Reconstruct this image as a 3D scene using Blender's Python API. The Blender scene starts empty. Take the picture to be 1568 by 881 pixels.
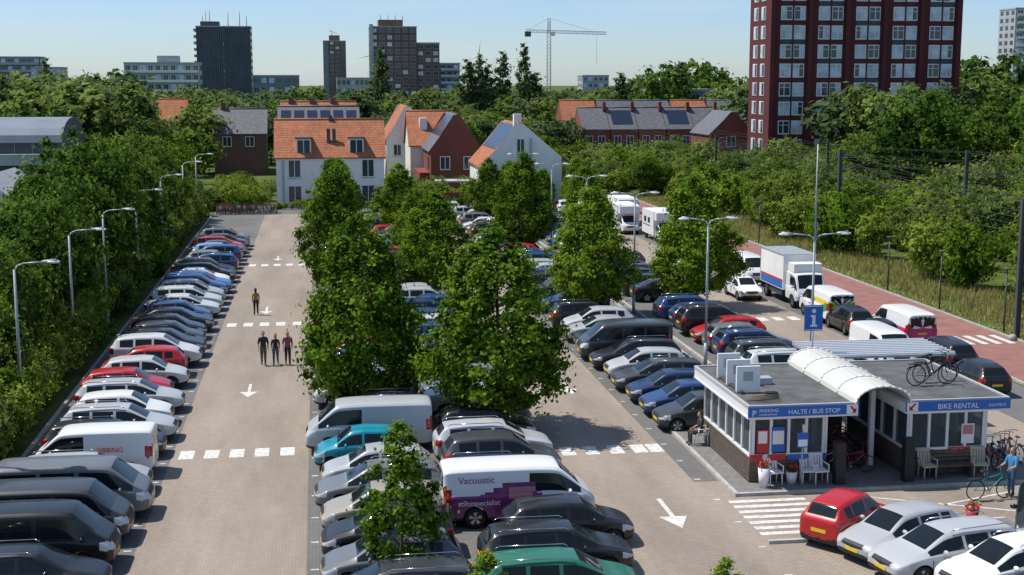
import bpy, bmesh, math, random
import numpy as np
from mathutils import Vector, Matrix
R=math.radians
rnd=random.Random(7)
scene=bpy.context.scene
col=scene.collection
# ------------------------------------------------------------------ materials
def newmat(n):
    m=bpy.data.materials.new(n); m.use_nodes=True
    return m,m.node_tree,m.node_tree.nodes['Principled BSDF']
def mat(n,c,rough=.6,metal=0,var=0.0,scale=3.0,spec=.5,coat=0,c2=None,bump=0):
    m,t,b=newmat(n)
    b.inputs['Roughness'].default_value=rough; b.inputs['Metallic'].default_value=metal
    b.inputs['Specular IOR Level'].default_value=spec
    b.inputs['Coat Weight'].default_value=coat
    b.inputs['Base Color'].default_value=(*c,1)
    if var>0 or c2:
        tc=t.nodes.new('ShaderNodeTexCoord'); nz=t.nodes.new('ShaderNodeTexNoise')
        nz.inputs['Scale'].default_value=scale; nz.inputs['Detail'].default_value=6
        t.links.new(tc.outputs['Object'],nz.inputs['Vector'])
        rp=t.nodes.new('ShaderNodeValToRGB')
        a=c2 if c2 else tuple(x*(1-var) for x in c)
        bb=c if c2 else tuple(min(1,x*(1+var)) for x in c)
        rp.color_ramp.elements[0].position=.35; rp.color_ramp.elements[1].position=.65
        rp.color_ramp.elements[0].color=(*a,1); rp.color_ramp.elements[1].color=(*bb,1)
        t.links.new(nz.outputs['Fac'],rp.inputs['Fac']); t.links.new(rp.outputs['Color'],b.inputs['Base Color'])
        if bump:
            bp=t.nodes.new('ShaderNodeBump'); bp.inputs['Strength'].default_value=bump
            t.links.new(nz.outputs['Fac'],bp.inputs['Height']); t.links.new(bp.outputs['Normal'],b.inputs['Normal'])
    return m
def brickmat(n,c1,c2,mortar,bw=.22,rh=.08,ms=.01,rough=.8,vertical=False,patch=.25,pscale=.15,stretch=1):
    m,t,b=newmat(n); b.inputs['Roughness'].default_value=rough; b.inputs['Specular IOR Level'].default_value=.3
    tc=t.nodes.new('ShaderNodeTexCoord'); br=t.nodes.new('ShaderNodeTexBrick')
    br.inputs['Scale'].default_value=1; br.inputs['Brick Width'].default_value=bw; br.inputs['Row Height'].default_value=rh
    br.inputs['Mortar Size'].default_value=ms
    br.inputs['Color1'].default_value=(*c1,1); br.inputs['Color2'].default_value=(*c2,1); br.inputs['Mortar'].default_value=(*mortar,1)
    if vertical:
        sx=t.nodes.new('ShaderNodeSeparateXYZ'); ad=t.nodes.new('ShaderNodeMath'); cx=t.nodes.new('ShaderNodeCombineXYZ')
        t.links.new(tc.outputs['Object'],sx.inputs[0]); t.links.new(sx.outputs[0],ad.inputs[0]); t.links.new(sx.outputs[1],ad.inputs[1])
        t.links.new(ad.outputs[0],cx.inputs[0]); t.links.new(sx.outputs[2],cx.inputs[1]); t.links.new(cx.outputs[0],br.inputs['Vector'])
    else: t.links.new(tc.outputs['Object'],br.inputs['Vector'])
    nz=t.nodes.new('ShaderNodeTexNoise'); nz.inputs['Scale'].default_value=pscale; nz.inputs['Detail'].default_value=9; nz.inputs['Roughness'].default_value=.65
    mpn=t.nodes.new('ShaderNodeMapping'); mpn.inputs['Scale'].default_value=(1,stretch,1)
    t.links.new(tc.outputs['Object'],mpn.inputs[0]); t.links.new(mpn.outputs[0],nz.inputs['Vector'])
    mr=t.nodes.new('ShaderNodeMapRange'); mr.inputs[1].default_value=.3; mr.inputs[2].default_value=.7
    mr.inputs[3].default_value=1-patch; mr.inputs[4].default_value=1+patch
    t.links.new(nz.outputs['Fac'],mr.inputs[0])
    vm=t.nodes.new('ShaderNodeVectorMath'); vm.operation='SCALE'
    t.links.new(br.outputs['Color'],vm.inputs[0]); t.links.new(mr.outputs[0],vm.inputs['Scale'])
    t.links.new(vm.outputs[0],b.inputs['Base Color'])
    return m
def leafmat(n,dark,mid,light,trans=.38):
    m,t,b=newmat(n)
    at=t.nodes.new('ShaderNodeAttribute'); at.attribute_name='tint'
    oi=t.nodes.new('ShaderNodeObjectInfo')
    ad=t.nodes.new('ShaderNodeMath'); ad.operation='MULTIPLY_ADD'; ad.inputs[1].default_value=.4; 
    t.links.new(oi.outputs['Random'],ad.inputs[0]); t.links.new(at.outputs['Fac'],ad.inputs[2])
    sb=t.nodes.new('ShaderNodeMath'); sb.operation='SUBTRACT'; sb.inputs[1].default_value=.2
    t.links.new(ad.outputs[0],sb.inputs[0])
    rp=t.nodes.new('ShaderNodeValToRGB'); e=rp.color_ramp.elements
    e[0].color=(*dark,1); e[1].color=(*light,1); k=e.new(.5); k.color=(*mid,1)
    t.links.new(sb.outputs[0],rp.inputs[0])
    t.nodes.remove(b); b=t.nodes.new('ShaderNodeBsdfDiffuse'); t.links.new(rp.outputs[0],b.inputs[0])
    tr=t.nodes.new('ShaderNodeBsdfTranslucent')
    hs=t.nodes.new('ShaderNodeHueSaturation'); hs.inputs['Value'].default_value=1.7; hs.inputs['Hue'].default_value=.485
    t.links.new(rp.outputs[0],hs.inputs['Color']); t.links.new(hs.outputs[0],tr.inputs[0])
    mx=t.nodes.new('ShaderNodeMixShader'); mx.inputs[0].default_value=trans
    t.links.new(b.outputs[0],mx.inputs[1]); t.links.new(tr.outputs[0],mx.inputs[2])
    t.links.new(mx.outputs[0],t.nodes['Material Output'].inputs[0])
    return m
M={}
M['grass']=mat('grass_ground',(.11,.15,.035),.9,c2=(.06,.09,.022),scale=.4,spec=.1)
M['lot']=brickmat('bay_paving',(.185,.18,.175),(.15,.145,.14),(.10,.10,.095),patch=.22,bw=.21,rh=.105,ms=.012)
M['lane']=brickmat('lane_paving',(.34,.285,.235),(.295,.245,.20),(.215,.18,.15),patch=.24,pscale=.35,stretch=.18,bw=.21,rh=.105,ms=.012)
M['tiles']=brickmat('pavement_tiles',(.22,.21,.205),(.18,.175,.17),(.11,.11,.105),bw=.3,rh=.3)
M['asph']=mat('asphalt',(.15,.145,.14),.9,var=.2,scale=1.2)
M['redroad']=mat('red_asphalt',(.27,.125,.105),.9,var=.14,scale=.9)
M['kerb']=mat('kerb_concrete',(.40,.39,.37),.85,var=.15)
M['whitep']=mat('road_paint',(.76,.76,.73),.7,c2=(.50,.47,.43),scale=5)
M['white']=mat('white_render',(.82,.81,.78),.7,var=.05,scale=1)
M['whiteplastic']=mat('white_plastic',(.8,.8,.8),.4)
M['cream']=mat('cream_wicker',(.5,.45,.34),.7)
M['brick']=brickmat('red_brick',(.27,.07,.045),(.20,.05,.035),(.2,.12,.1),vertical=True)
M['maroon']=brickmat('maroon_brick',(.14,.03,.03),(.11,.024,.026),(.10,.04,.04),vertical=True,patch=.12)
M['brownbrick']=brickmat('brown_brick',(.20,.11,.09),(.16,.09,.075),(.15,.1,.09),vertical=True)
M['tile']=brickmat('orange_roof_tile',(.50,.19,.09),(.40,.145,.07),(.2,.08,.045),bw=.3,rh=.3,ms=.03,patch=.2,pscale=.8)
M['slate']=mat('grey_roof_tile',(.12,.125,.14),.6,var=.2,scale=2)
M['solar']=mat('solar_panel',(.02,.03,.06),.25)
M['dark']=mat('dark_cladding',(.06,.07,.085),.6,var=.15,scale=.3)
M['concrete']=mat('pale_concrete',(.40,.42,.43),.8,var=.1,scale=.3)
M['bluegrey']=mat('bluegrey_cladding',(.17,.20,.25),.7,var=.12,scale=.3)
M['win']=mat('window_glass',(.04,.06,.08),.08,spec=.6)
M['winp']=mat('window_curtained',(.55,.63,.70),.3,var=.3,scale=.7)
M['glass']=mat('car_glass',(.010,.014,.017),.06,spec=.4)
M['trim']=mat('black_trim',(.018,.018,.02),.55)
M['tyre']=mat('tyre_rubber',(.015,.015,.016),.85)
M['rim']=mat('alloy_rim',(.45,.46,.48),.3,metal=.8)
M['chrome']=mat('chrome',(.6,.6,.6),.15,metal=1)
M['headl']=mat('headlamp_glass',(.55,.58,.6),.1,spec=.8)
M['tail']=mat('tail_lamp',(.35,.01,.01),.15,coat=1)
M['plate']=mat('plate_yellow',(.75,.50,.03),.4)
M['galv']=mat('galvanised_steel',(.38,.42,.45),.45,metal=.2,var=.1)
M['darksteel']=mat('dark_steel',(.07,.075,.08),.5)
M['bark']=mat('bark',(.085,.07,.055),.9,var=.3,scale=6)
M['blue']=mat('sign_blue',(.02,.13,.48),.35)
M['red']=mat('sign_red',(.55,.03,.03),.4)
M['wood']=mat('weathered_boards',(.15,.115,.09),.8,c2=(.09,.07,.055),scale=5)
M['roofing']=mat('bitumen_roof',(.10,.103,.105),.9,var=.25,scale=1.5)
M['purple']=mat('purple_wrap',(.16,.02,.13),.3,coat=.4)
M['pinkwrap']=mat('pink_wrap',(.5,.2,.22),.35)
M['magenta']=mat('magenta_wrap',(.55,.03,.18),.35)
M['lgreen']=mat('green_wrap',(.02,.30,.10),.4); M['lyellow']=mat('yellow_wrap',(.75,.55,.03),.4)
M['flower']=mat('red_flowers',(.6,.02,.02),.6,var=.3)
M['stone']=mat('boulder_stone',(.35,.33,.3),.85,var=.2,bump=.4)
M['teal']=mat('teal_enamel',(.02,.28,.26),.35)
M['cranem']=mat('crane_paint',(.30,.31,.32),.5)
m,t,b=newmat('car_paint'); oi=t.nodes.new('ShaderNodeObjectInfo'); t.links.new(oi.outputs['Color'],b.inputs['Base Color'])
b.inputs['Roughness'].default_value=.4; b.inputs['Specular IOR Level'].default_value=.35; b.inputs['Coat Weight'].default_value=.55; b.inputs['Coat Roughness'].default_value=.08
M['paint']=m
M['poly']=mat('polycarbonate',(.62,.62,.56),.3)
M['leaf']=leafmat('leaf_linden',(.028,.065,.008),(.095,.18,.018),(.23,.33,.035))
M['leafd']=leafmat('leaf_dark',(.024,.058,.012),(.070,.14,.022),(.16,.24,.04))
M['leafw']=leafmat('leaf_willow',(.05,.09,.022),(.13,.19,.045),(.22,.29,.075))
M['leafy']=leafmat('leaf_shrub',(.06,.10,.017),(.155,.225,.034),(.28,.35,.065))
M['leaffar']=leafmat('leaf_far',(.05,.085,.038),(.10,.155,.06),(.165,.225,.085))  # distance haze is put into these paler leaf colours
M['leafpurple']=leafmat('leaf_purple',(.03,.012,.014),(.07,.03,.03),(.12,.06,.05))
M['dry']=leafmat('dry_grass',(.17,.18,.055),(.29,.28,.09),(.40,.36,.15),.25)
# ------------------------------------------------------------------ mesh builder
class MB:
    def __init__(s): s.v=[];s.f=[];s.m=[];s.s=[]
    def add(s,vs,fs,mt,sm=False):
        o=len(s.v); s.v.extend([tuple(p) for p in vs])
        for i,f in enumerate(fs):
            s.f.append(tuple(o+k for k in f)); s.m.append(mt[i] if isinstance(mt,list) else mt); s.s.append(sm[i] if isinstance(sm,list) else sm)
    def box(s,x0,x1,y0,y1,z0,z1,mt):
        vs=[(x0,y0,z0),(x1,y0,z0),(x1,y1,z0),(x0,y1,z0),(x0,y0,z1),(x1,y0,z1),(x1,y1,z1),(x0,y1,z1)]
        s.add(vs,[(0,3,2,1),(4,5,6,7),(0,1,5,4),(1,2,6,5),(2,3,7,6),(3,0,4,7)],mt)
    def quad(s,a,b,c,d,mt): s.add([a,b,c,d],[(0,1,2,3)],mt)
    def tube(s,p0,p1,r0,r1=None,mt=None,n=8,caps=True):
        r1=r0 if r1 is None else r1
        p0=Vector(p0);p1=Vector(p1);d=(p1-p0)
        if d.length<1e-6:return
        d.normalize();u=d.orthogonal().normalized();w=d.cross(u)
        vs=[]
        for p,r in((p0,r0),(p1,r1)):
            for i in range(n):
                a=2*math.pi*i/n; vs.append(p+u*math.cos(a)*r+w*math.sin(a)*r)
        fs=[(i,(i+1)%n,n+(i+1)%n,n+i) for i in range(n)];sm=[True]*n
        if caps: fs+= [tuple(range(n-1,-1,-1)),tuple(range(n,2*n))];sm+=[False,False]
        s.add(vs,fs,mt,sm)
    def path(s,pts,r,mt,n=6):
        for a,b in zip(pts[:-1],pts[1:]): s.tube(a,b,r,r,mt,n)
    def ell(s,c,r,mt,nu=12,nv=8):
        vs=[];fs=[]
        for j in range(nv+1):
            ph=math.pi*j/nv
            for i in range(nu):
                th=2*math.pi*i/nu
                vs.append((c[0]+r[0]*math.sin(ph)*math.cos(th),c[1]+r[1]*math.sin(ph)*math.sin(th),c[2]+r[2]*math.cos(ph)))
        for j in range(nv):
            for i in range(nu):
                a=j*nu+i;b=j*nu+(i+1)%nu; fs.append((a,a+nu,b+nu,b))
        s.add(vs,fs,mt,True)
    def torus(s,c,Rr,r,mt,axis='y',n=22,k=5):
        vs=[];fs=[]
        for i in range(n):
            a=2*math.pi*i/n
            for j in range(k):
                b=2*math.pi*j/k; rr=Rr+r*math.cos(b); h=r*math.sin(b)
                vs.append((c[0]+rr*math.cos(a),c[1]+h,c[2]+rr*math.sin(a)))
        for i in range(n):
            for j in range(k):
                fs.append((i*k+j,i*k+(j+1)%k,((i+1)%n)*k+(j+1)%k,((i+1)%n)*k+j))
        s.add(vs,fs,mt,True)
    def mesh(s,name):
        me=bpy.data.meshes.new(name); me.from_pydata(s.v,[],s.f)
        sl={}
        idx=[]
        for m in s.m:
            if m.name not in sl: sl[m.name]=len(sl); me.materials.append(m)
            idx.append(sl[m.name])
        me.polygons.foreach_set('material_index',idx); me.polygons.foreach_set('use_smooth',s.s); me.update()
        return me
    def obj(s,name,loc=(0,0,0),rz=0,parent=None): return put(s.mesh(name),name,loc,rz,parent=parent)
def put(me,name,loc=(0,0,0),rz=0,sc=1,parent=None,color=None):
    o=bpy.data.objects.new(name,me); o.location=loc; o.rotation_euler=(0,0,rz)
    o.scale=sc if isinstance(sc,tuple) else (sc,sc,sc)
    if color: o.color=(*color,1)
    if parent: o.parent=parent
    col.objects.link(o); return o
def text(s,loc,size,mt,parent,rot=(R(90),0,0),name='lettering',align='LEFT',ex=.002):
    c=bpy.data.curves.new(name,'FONT'); c.body=s; c.size=size; c.extrude=ex; c.align_x=align; c.materials.append(mt)
    o=bpy.data.objects.new(name,c); o.location=loc; o.rotation_euler=rot; o.parent=parent; col.objects.link(o); return o
def empty(name,loc=(0,0,0)):
    o=bpy.data.objects.new(name,None); o.location=loc; col.objects.link(o); return o
# ------------------------------------------------------------------ ground
def sheet(name,x0,x1,y0,y1,z,mt):
    b=MB(); b.quad((x0,y0,z),(x1,y0,z),(x1,y1,z),(x0,y1,z),mt); return b.obj(name)
sheet('ground',-3500,3500,-200,5500,0,M['grass'])
sheet('parking_bay_paving',-11.6,33.4,20,150,.004,M['lot'])
sheet('road',-5.9,-.6,20,150,.010,M['lane'])
sheet('road',8.95,13.4,20,150,.010,M['lane'])
sheet('road',25.3,29.8,46,150,.010,M['lane'])
sheet('road',13.4,33.4,20,46,.009,M['lane'])
sheet('cycle_path',33.6,39.0,20,165,.006,M['redroad'])
sheet('square_paving',-11.6,33.4,150,157.5,.008,M['lot'])
sheet('street_paving',28.9,33.9,157.5,230,.008,M['asph'])
b=MB()
def kerb(x0,y0,x1,y1,w=.15,h=.12):
    if x0==x1: b.box(x0-w/2,x0+w/2,y0,y1,0,h,M['kerb'])
    else: b.box(x0,x1,y0-w/2,y0+w/2,0,h,M['kerb'])
kerb(33.65,20,33.65,165); kerb(39.1,20,39.1,165,.12,.1); kerb(-11.6,20,-11.6,150); 
kerb(19.3,62.5,19.3,135,.15); kerb(19.9,62.5,19.9,135,.15)
b.obj('kerb')
b=MB(); z=.016
def mk(x0,x1,y0,y1): b.quad((x0,y0,z),(x1,y0,z),(x1,y1,z),(x0,y1,z),M['whitep'])
for Y in(52.3,81.1,108,):
    for X in(-5.35,-4.38,-3.41,-2.44,-1.44): mk(X-.28,X+.28,Y-.6,Y+.6)
for Y in(50.7,79,106):
    for X in(9.56,10.5,11.5,12.45,13.1): mk(X-.28,X+.28,Y-.6,Y+.6)
for Y in(78.5,105):
    for X in(26,27,28,29): mk(X-.28,X+.28,Y-.6,Y+.6)
for i in range(7): mk(13.95,16.7,40.0+i*.56,40.28+i*.56)
def arrow(x,y,s=1):
    mk(x-.07*s,x+.07*s,y-.2*s,y+1.5*s)
    b.add([(x-.42*s,y-.2*s,z),(x,y-1.25*s,z),(x+.42*s,y-.2*s,z)],[(0,1,2)],M['whitep'])
arrow(-3.46,63.2);arrow(-3.46,86);arrow(-3.46,112);arrow(11.6,42.5,1.15);arrow(11.6,61.6);arrow(11.6,90);arrow(27.5,92)
y=34
while y<148:
    for X in(-6.15,-.35,8.75,13.6): mk(X-.12,X+.12,y,y+.1)
    y+=2.45
for p0,p1 in(((18.5,43.6),(24.5,40.6)),((17.6,40.9),(24.5,43.3))):
    d=Vector((p1[0]-p0[0],p1[1]-p0[1],0)).normalized(); n=Vector((-d.y,d.x,0))*.05
    b.quad((p0[0]-n.x,p0[1]-n.y,z),(p1[0]-n.x,p1[1]-n.y,z),(p1[0]+n.x,p1[1]+n.y,z),(p0[0]+n.x,p0[1]+n.y,z),M['whitep'])
for i in range(6):
    b.quad((34.2+i*.8,69,z),(34.6+i*.8,69,z),(34.6+i*.8,71.5,z),(34.2+i*.8,71.5,z),M['whitep'])
b.obj('road_marking')
# ------------------------------------------------------------------ vehicles
def evalmesh(me,mods):
    o=bpy.data.objects.new('tmp',me); col.objects.link(o)
    for f in mods: f(o)
    dg=bpy.context.evaluated_depsgraph_get(); dg.update()
    e=o.evaluated_get(dg); r=bpy.data.meshes.new_from_object(e,preserve_all_data_layers=True,depsgraph=dg)
    bpy.data.objects.remove(o); return r
def wheel(b,x,y,r,w,side):
    n=20; prof=[(r*.62,-w/2),(r*.93,-w/2),(r,-w/2+.035),(r,w/2-.035),(r*.93,w/2),(r*.64,w/2)]
    vs=[];fs=[]
    for (rr,h) in prof:
        for i in range(n):
            a=2*math.pi*i/n; vs.append((x+rr*math.cos(a),y+h,r+rr*math.sin(a)))
    for j in range(len(prof)-1):
        for i in range(n): fs.append((j*n+i,j*n+(i+1)%n,(j+1)*n+(i+1)%n,(j+1)*n+i))
    b.add(vs,fs,M['tyre'],True)
    yo=y+side*(w/2-.025); c=[(x,yo+side*.015,r)]; 
    for i in range(n):
        a=2*math.pi*i/n; c.append((x+r*.66*math.cos(a),yo,r+r*.66*math.sin(a)))
    b.add(c,[(0,1+i,1+(i+1)%n) for i in range(n)],[M['rim'] if i%4<2 else M['trim'] for i in range(n)])
def vehicle(name,cols,flags,wheels,wr,rules=(),extras=None,mirror_x=None):
    vs=[]
    for(x,w,z0,zb,zt,rw) in cols:
        ze=zb+(zt-zb)*.85; wb=w-.045
        L=lambda t:(wb+(rw-wb)*t, zb+(ze-zb)*t)
        h=[(0,z0),(w-.10,z0),(w-.012,z0+.11),(w,z0+.6*(zb-z0)),(w-.01,zb-.06*(zb-z0)),(wb,zb),L(.10),L(.88),(rw,ze),(rw*.86,ze+(zt-ze)*.72),(rw*.45,zt-.004),(0,zt)]
        full=h+[(-y,zz) for(y,zz) in h[-2:0:-1]]
        for(y,zz) in full: vs.append((x,y,zz))
    n=22; NC=len(cols)
    fs=[];mi=[]
    for i in range(NC-1):
        for j in range(n):
            fs.append((i*n+j,(i+1)*n+j,(i+1)*n+(j+1)%n,i*n+(j+1)%n))
            k=j if j<11 else 21-j; f=flags[i]; q=0
            if k in(0,1): q=2
            elif k==6 and f in'SB': q=1
            elif k in(9,10) and f in'RB': q=1
            mi.append(q)
    fs.append(tuple(range(n)));mi.append(0)
    fs.append(tuple(reversed(range((NC-1)*n,NC*n))));mi.append(0)
    me=bpy.data.meshes.new('t'); me.from_pydata(vs,[],fs)
    for k in range(7): me.materials.append(M['paint'])
    me.polygons.foreach_set('material_index',mi)
    bm=bmesh.new(); bm.from_mesh(me)
    cl=bm.edges.layers.float.get('crease_edge') or bm.edges.layers.float.new('crease_edge')
    for e in bm.edges:
        a,c=e.verts[0].index,e.verts[1].index
        ja,jc=a%n,c%n
        if ja==jc:
            k=ja if ja<=11 else 22-ja
            e[cl]={1:.6,2:.3,5:.65,6:.7,7:.7,8:.45,9:.55}.get(k,0)
        elif a//n==c//n and a//n in(0,NC-1): e[cl]=.35
        else:
            fl=[f.material_index for f in e.link_faces]
            if len(fl)==2 and fl[0]!=fl[1]: e[cl]=.7
    bmesh.ops.recalc_face_normals(bm,faces=bm.faces)
    bm.to_mesh(me); bm.free()
    def sub(o):
        m=o.modifiers.new('s','SUBSURF'); m.levels=2; m.render_levels=2
    r=evalmesh(me,[sub])
    xmax=cols[-1][0];xmin=cols[0][0]
    extra=[M['paint'],M['glass'],M['trim'],M['headl'],M['tail']]
    for p in r.polygons:
        c=p.center;nn=p.normal
        for(q,fn) in rules:
            if fn(c,nn):
                if not isinstance(q,int):
                    if q not in extra: extra.append(q)
                    p.material_index=extra.index(q)
                else: p.material_index=q
                break
    cb=MB()
    for wx in wheels: cb.tube((wx,-1.3,wr),(wx,1.3,wr),wr+.055,None,M['trim'],28)
    cm=cb.mesh('c')
    cm.materials.clear()
    for k in range(7): cm.materials.append(M['paint'])
    cm.polygons.foreach_set('material_index',[2]*len(cm.polygons))
    co=bpy.data.objects.new('cut',cm); col.objects.link(co)
    def boo(o):
        m=o.modifiers.new('b','BOOLEAN'); m.operation='DIFFERENCE'; m.object=co; m.solver='EXACT'
    r2=evalmesh(r,[boo]); bpy.data.objects.remove(co)
    if len(r2.polygons)<500: r2=r
    b=MB()
    b.add([v.co[:] for v in r2.vertices],[tuple(p.vertices) for p in r2.polygons],[extra[min(p.material_index,len(extra)-1)] for p in r2.polygons],True)
    wmax=max(c[1] for c in cols)
    for wx in wheels:
        for sd in(-1,1): wheel(b,wx,sd*(wmax-.12),wr,.2,sd)
    b.box(xmax-.03,xmax+.012,-.26,.26,.42,.53,M['plate'])
    zp=cols[0][3]-.12
    b.box(xmin-.012,xmin+.03,-.26,.26,zp-.12,zp-.01,M['plate'])
    if mirror_x:
        zz=[c for c in cols if c[0]<=mirror_x][-1][3]
        for sd in(-1,1):
            b.ell((mirror_x,sd*(wmax+.07),zz+.09),(.06,.12,.08),M['paint'],8,6)
    if len(cols)>13:   # door seams and handles
        def wat(x):
            for c0,c1 in zip(cols[:-1],cols[1:]):
                if c0[0]<=x<=c1[0]:
                    t=(x-c0[0])/(c1[0]-c0[0]); return c0[1]+(c1[1]-c0[1])*t,c0[3]+(c1[3]-c0[3])*t
            return wmax,.9
        K=xmax/2.04 if len(cols)==16 else 1.0
        doors=[(-.95*K,-.08*K),(-.08*K,.98*K)] if len(cols)==16 else [(.25,1.2)]
        for(xa,xb) in doors:
            for x in(xa,xb):
                w_,zb_=wat(x)
                for sd in(-1,1): b.box(x-.009,x+.009,min(sd*(w_-.05),sd*(w_+.003)),max(sd*(w_-.05),sd*(w_+.003)),.42,zb_-.1,M['trim'])
            w_,zb_=wat(xa+.12)
            for sd in(-1,1): b.box(xa+.07,xa+.25,min(sd*(w_-.03),sd*(w_+.02)),max(sd*(w_-.03),sd*(w_+.02)),zb_-.16,zb_-.125,M['trim'])
    if extras: extras(b)
    return b.mesh(name)
def carrules(xmin,xmax,w,hl,tl,dark=True,rearwin=None):
    r=[(3,lambda c,n:c.x>xmax-.42 and abs(c.y)>w*.56 and hl[0]<c.z<hl[1] and n.z<.6),
       (4,lambda c,n:c.x<xmin+.26 and abs(c.y)>w*.66 and tl[0]<c.z<tl[1] and n.z<.8),
       (2,lambda c,n:c.x>xmax-.14 and abs(c.y)<w*.66 and ((.30<c.z<.44) or (hl[0]+.0<c.z<hl[1]-.05 and abs(c.y)<w*.48))),
       (2,lambda c,n:c.x<xmin+.12 and c.z<.40)]
    if rearwin: r.append((1,lambda c,n:c.x<xmin+.12 and abs(c.y)<w*.74 and rearwin[0]<c.z<rearwin[1] and abs(c.y)>.04))
    return r
def scalecols(c,kx=1,kz=1,kw=1): return [(x*kx,w*kw,z0*kz,zb*kz,zt*kz,rw*kw) for(x,w,z0,zb,zt,rw) in c]
hatch=[(-2.02,.62,.34,.80,.88,.52),(-1.98,.75,.24,.90,.98,.60),(-1.88,.81,.21,.96,1.05,.63),(-1.58,.84,.20,.97,1.36,.57),(-1.42,.85,.20,.97,1.41,.57),
(-1.02,.86,.20,.96,1.46,.58),(-.94,.86,.20,.955,1.465,.58),(-.12,.87,.20,.94,1.49,.59),(-.04,.87,.20,.935,1.49,.59),(.42,.87,.20,.92,1.44,.57),(.62,.87,.20,.91,1.33,.585),
(1.04,.86,.20,.89,1.03,.63),(1.16,.86,.20,.88,.97,.64),(1.62,.84,.20,.80,.87,.60),(1.92,.77,.22,.68,.74,.52),(2.04,.60,.30,.58,.64,.42)]
hf='ppRpSpSpSBBpppp'
wagon=[(-2.3,.62,.34,.80,.88,.52),(-2.26,.76,.24,.92,1.0,.60),(-2.16,.82,.21,.97,1.08,.63),(-1.92,.85,.20,.98,1.38,.57),(-1.74,.86,.20,.98,1.43,.58),
(-1.05,.87,.20,.96,1.47,.59),(-.97,.87,.20,.955,1.475,.59),(-.12,.885,.20,.94,1.48,.60),(-.04,.885,.20,.935,1.48,.60),(.45,.885,.20,.92,1.43,.58),(.66,.885,.20,.91,1.32,.59),
(1.16,.88,.20,.89,1.02,.64),(1.28,.88,.20,.88,.96,.66),(1.80,.86,.20,.80,.86,.62),(2.14,.78,.22,.68,.74,.54),(2.27,.62,.30,.58,.64,.44)]
sedan=[(-2.25,.62,.34,.86,.90,.52),(-2.2,.76,.24,.93,.98,.62),(-2.05,.83,.21,.96,1.02,.66),(-1.62,.86,.20,.96,1.06,.66),(-1.05,.87,.20,.95,1.38,.56),
(-.85,.87,.20,.95,1.42,.57),(-.78,.87,.20,.95,1.43,.57),(-.10,.88,.20,.93,1.44,.58),(-.02,.88,.20,.93,1.44,.58),(.42,.88,.20,.92,1.39,.57),(.62,.88,.20,.91,1.29,.58),
(1.14,.87,.20,.89,1.0,.64),(1.26,.87,.20,.88,.95,.66),(1.78,.85,.20,.79,.85,.62),(2.1,.78,.22,.68,.73,.54),(2.23,.62,.30,.58,.63,.44)]
sf='pppRSpSpSBBpppp'
mpv=scalecols(wagon,.97,1.12,1.03)
suv=[(x,w+.03,z0+.06,zb+.13,zt+.17,rw+.03) for(x,w,z0,zb,zt,rw) in scalecols(wagon,.96)]
city=scalecols(hatch,.86,1.0,.94)
van=[(-2.45,.80,.36,1.0,1.82,.72),(-2.42,.90,.27,1.08,1.90,.78),(-2.2,.94,.24,1.09,1.94,.80),(-1.95,.95,.24,1.09,1.95,.80),(-1.0,.95,.24,1.09,1.96,.81),
(-.92,.95,.24,1.09,1.96,.81),(.18,.95,.24,1.09,1.96,.81),(.28,.95,.24,1.09,1.96,.81),(1.12,.95,.24,1.07,1.93,.79),(1.3,.95,.24,1.06,1.86,.79),(1.5,.95,.24,1.05,1.70,.79),
(1.98,.93,.24,1.02,1.24,.80),(2.1,.92,.24,1.0,1.16,.80),(2.36,.88,.25,.85,.98,.74),(2.48,.78,.34,.68,.76,.62)]
vfw=['p','p','S','S','p','S','p','S','S','B','B','p','p','p']
vfp=['p','p','p','p','p','p','p','S','S','B','B','p','p','p']
svan=scalecols(van,.88,.94,.94)
def rails(z,x0,x1,y):
    def f(b):
        for sd in(-1,1): b.path([(x0,sd*y,z-.03),(x0+.12,sd*y,z+.04),(x1-.12,sd*y,z+.04),(x1,sd*y,z-.03)],.018,M['chrome'])
    return f
P={}
P['hatch']=vehicle('hatch',hatch,hf,(-1.25,1.3),.31,carrules(-2.02,2.04,.87,(.56,.76),(.72,.94)),mirror_x=.68)
P['city']=vehicle('city',city,hf,(-1.13,1.15),.28,carrules(-1.74,1.76,.82,(.56,.78),(.66,.98)),mirror_x=.58)
P['wagon']=vehicle('wagon',wagon,hf,(-1.38,1.40),.32,carrules(-2.3,2.27,.885,(.58,.76),(.74,.98)),rails(1.47,-1.8,.3,.57),mirror_x=.72)
P['sedan']=vehicle('sedan',sedan,sf,(-1.35,1.38),.32,carrules(-2.25,2.23,.88,(.56,.74),(.72,.92)),mirror_x=.68)
P['mpv']=vehicle('mpv',mpv,hf,(-1.34,1.36),.33,carrules(-2.23,2.2,.91,(.62,.86),(.82,1.12)),mirror_x=.68)
P['suv']=vehicle('suv',suv,hf,(-1.32,1.34),.36,carrules(-2.2,2.18,.91,(.70,.90),(.86,1.12)),rails(1.66,-1.7,.3,.58),mirror_x=.7)
vr=carrules(-2.45,2.48,.95,(.72,.98),(.9,1.35),rearwin=(1.2,1.7))
P['vanw']=vehicle('vanw',van,vfw,(-1.45,1.55),.34,vr,mirror_x=1.6)
P['vanp']=vehicle('vanp',van,vfp,(-1.45,1.55),.34,vr,mirror_x=1.6)
P['svan']=vehicle('svan',svan,vfp,(-1.3,1.38),.31,carrules(-2.15,2.18,.89,(.68,.92),(.8,1.25),rearwin=(1.15,1.6)),mirror_x=1.4)
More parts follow.
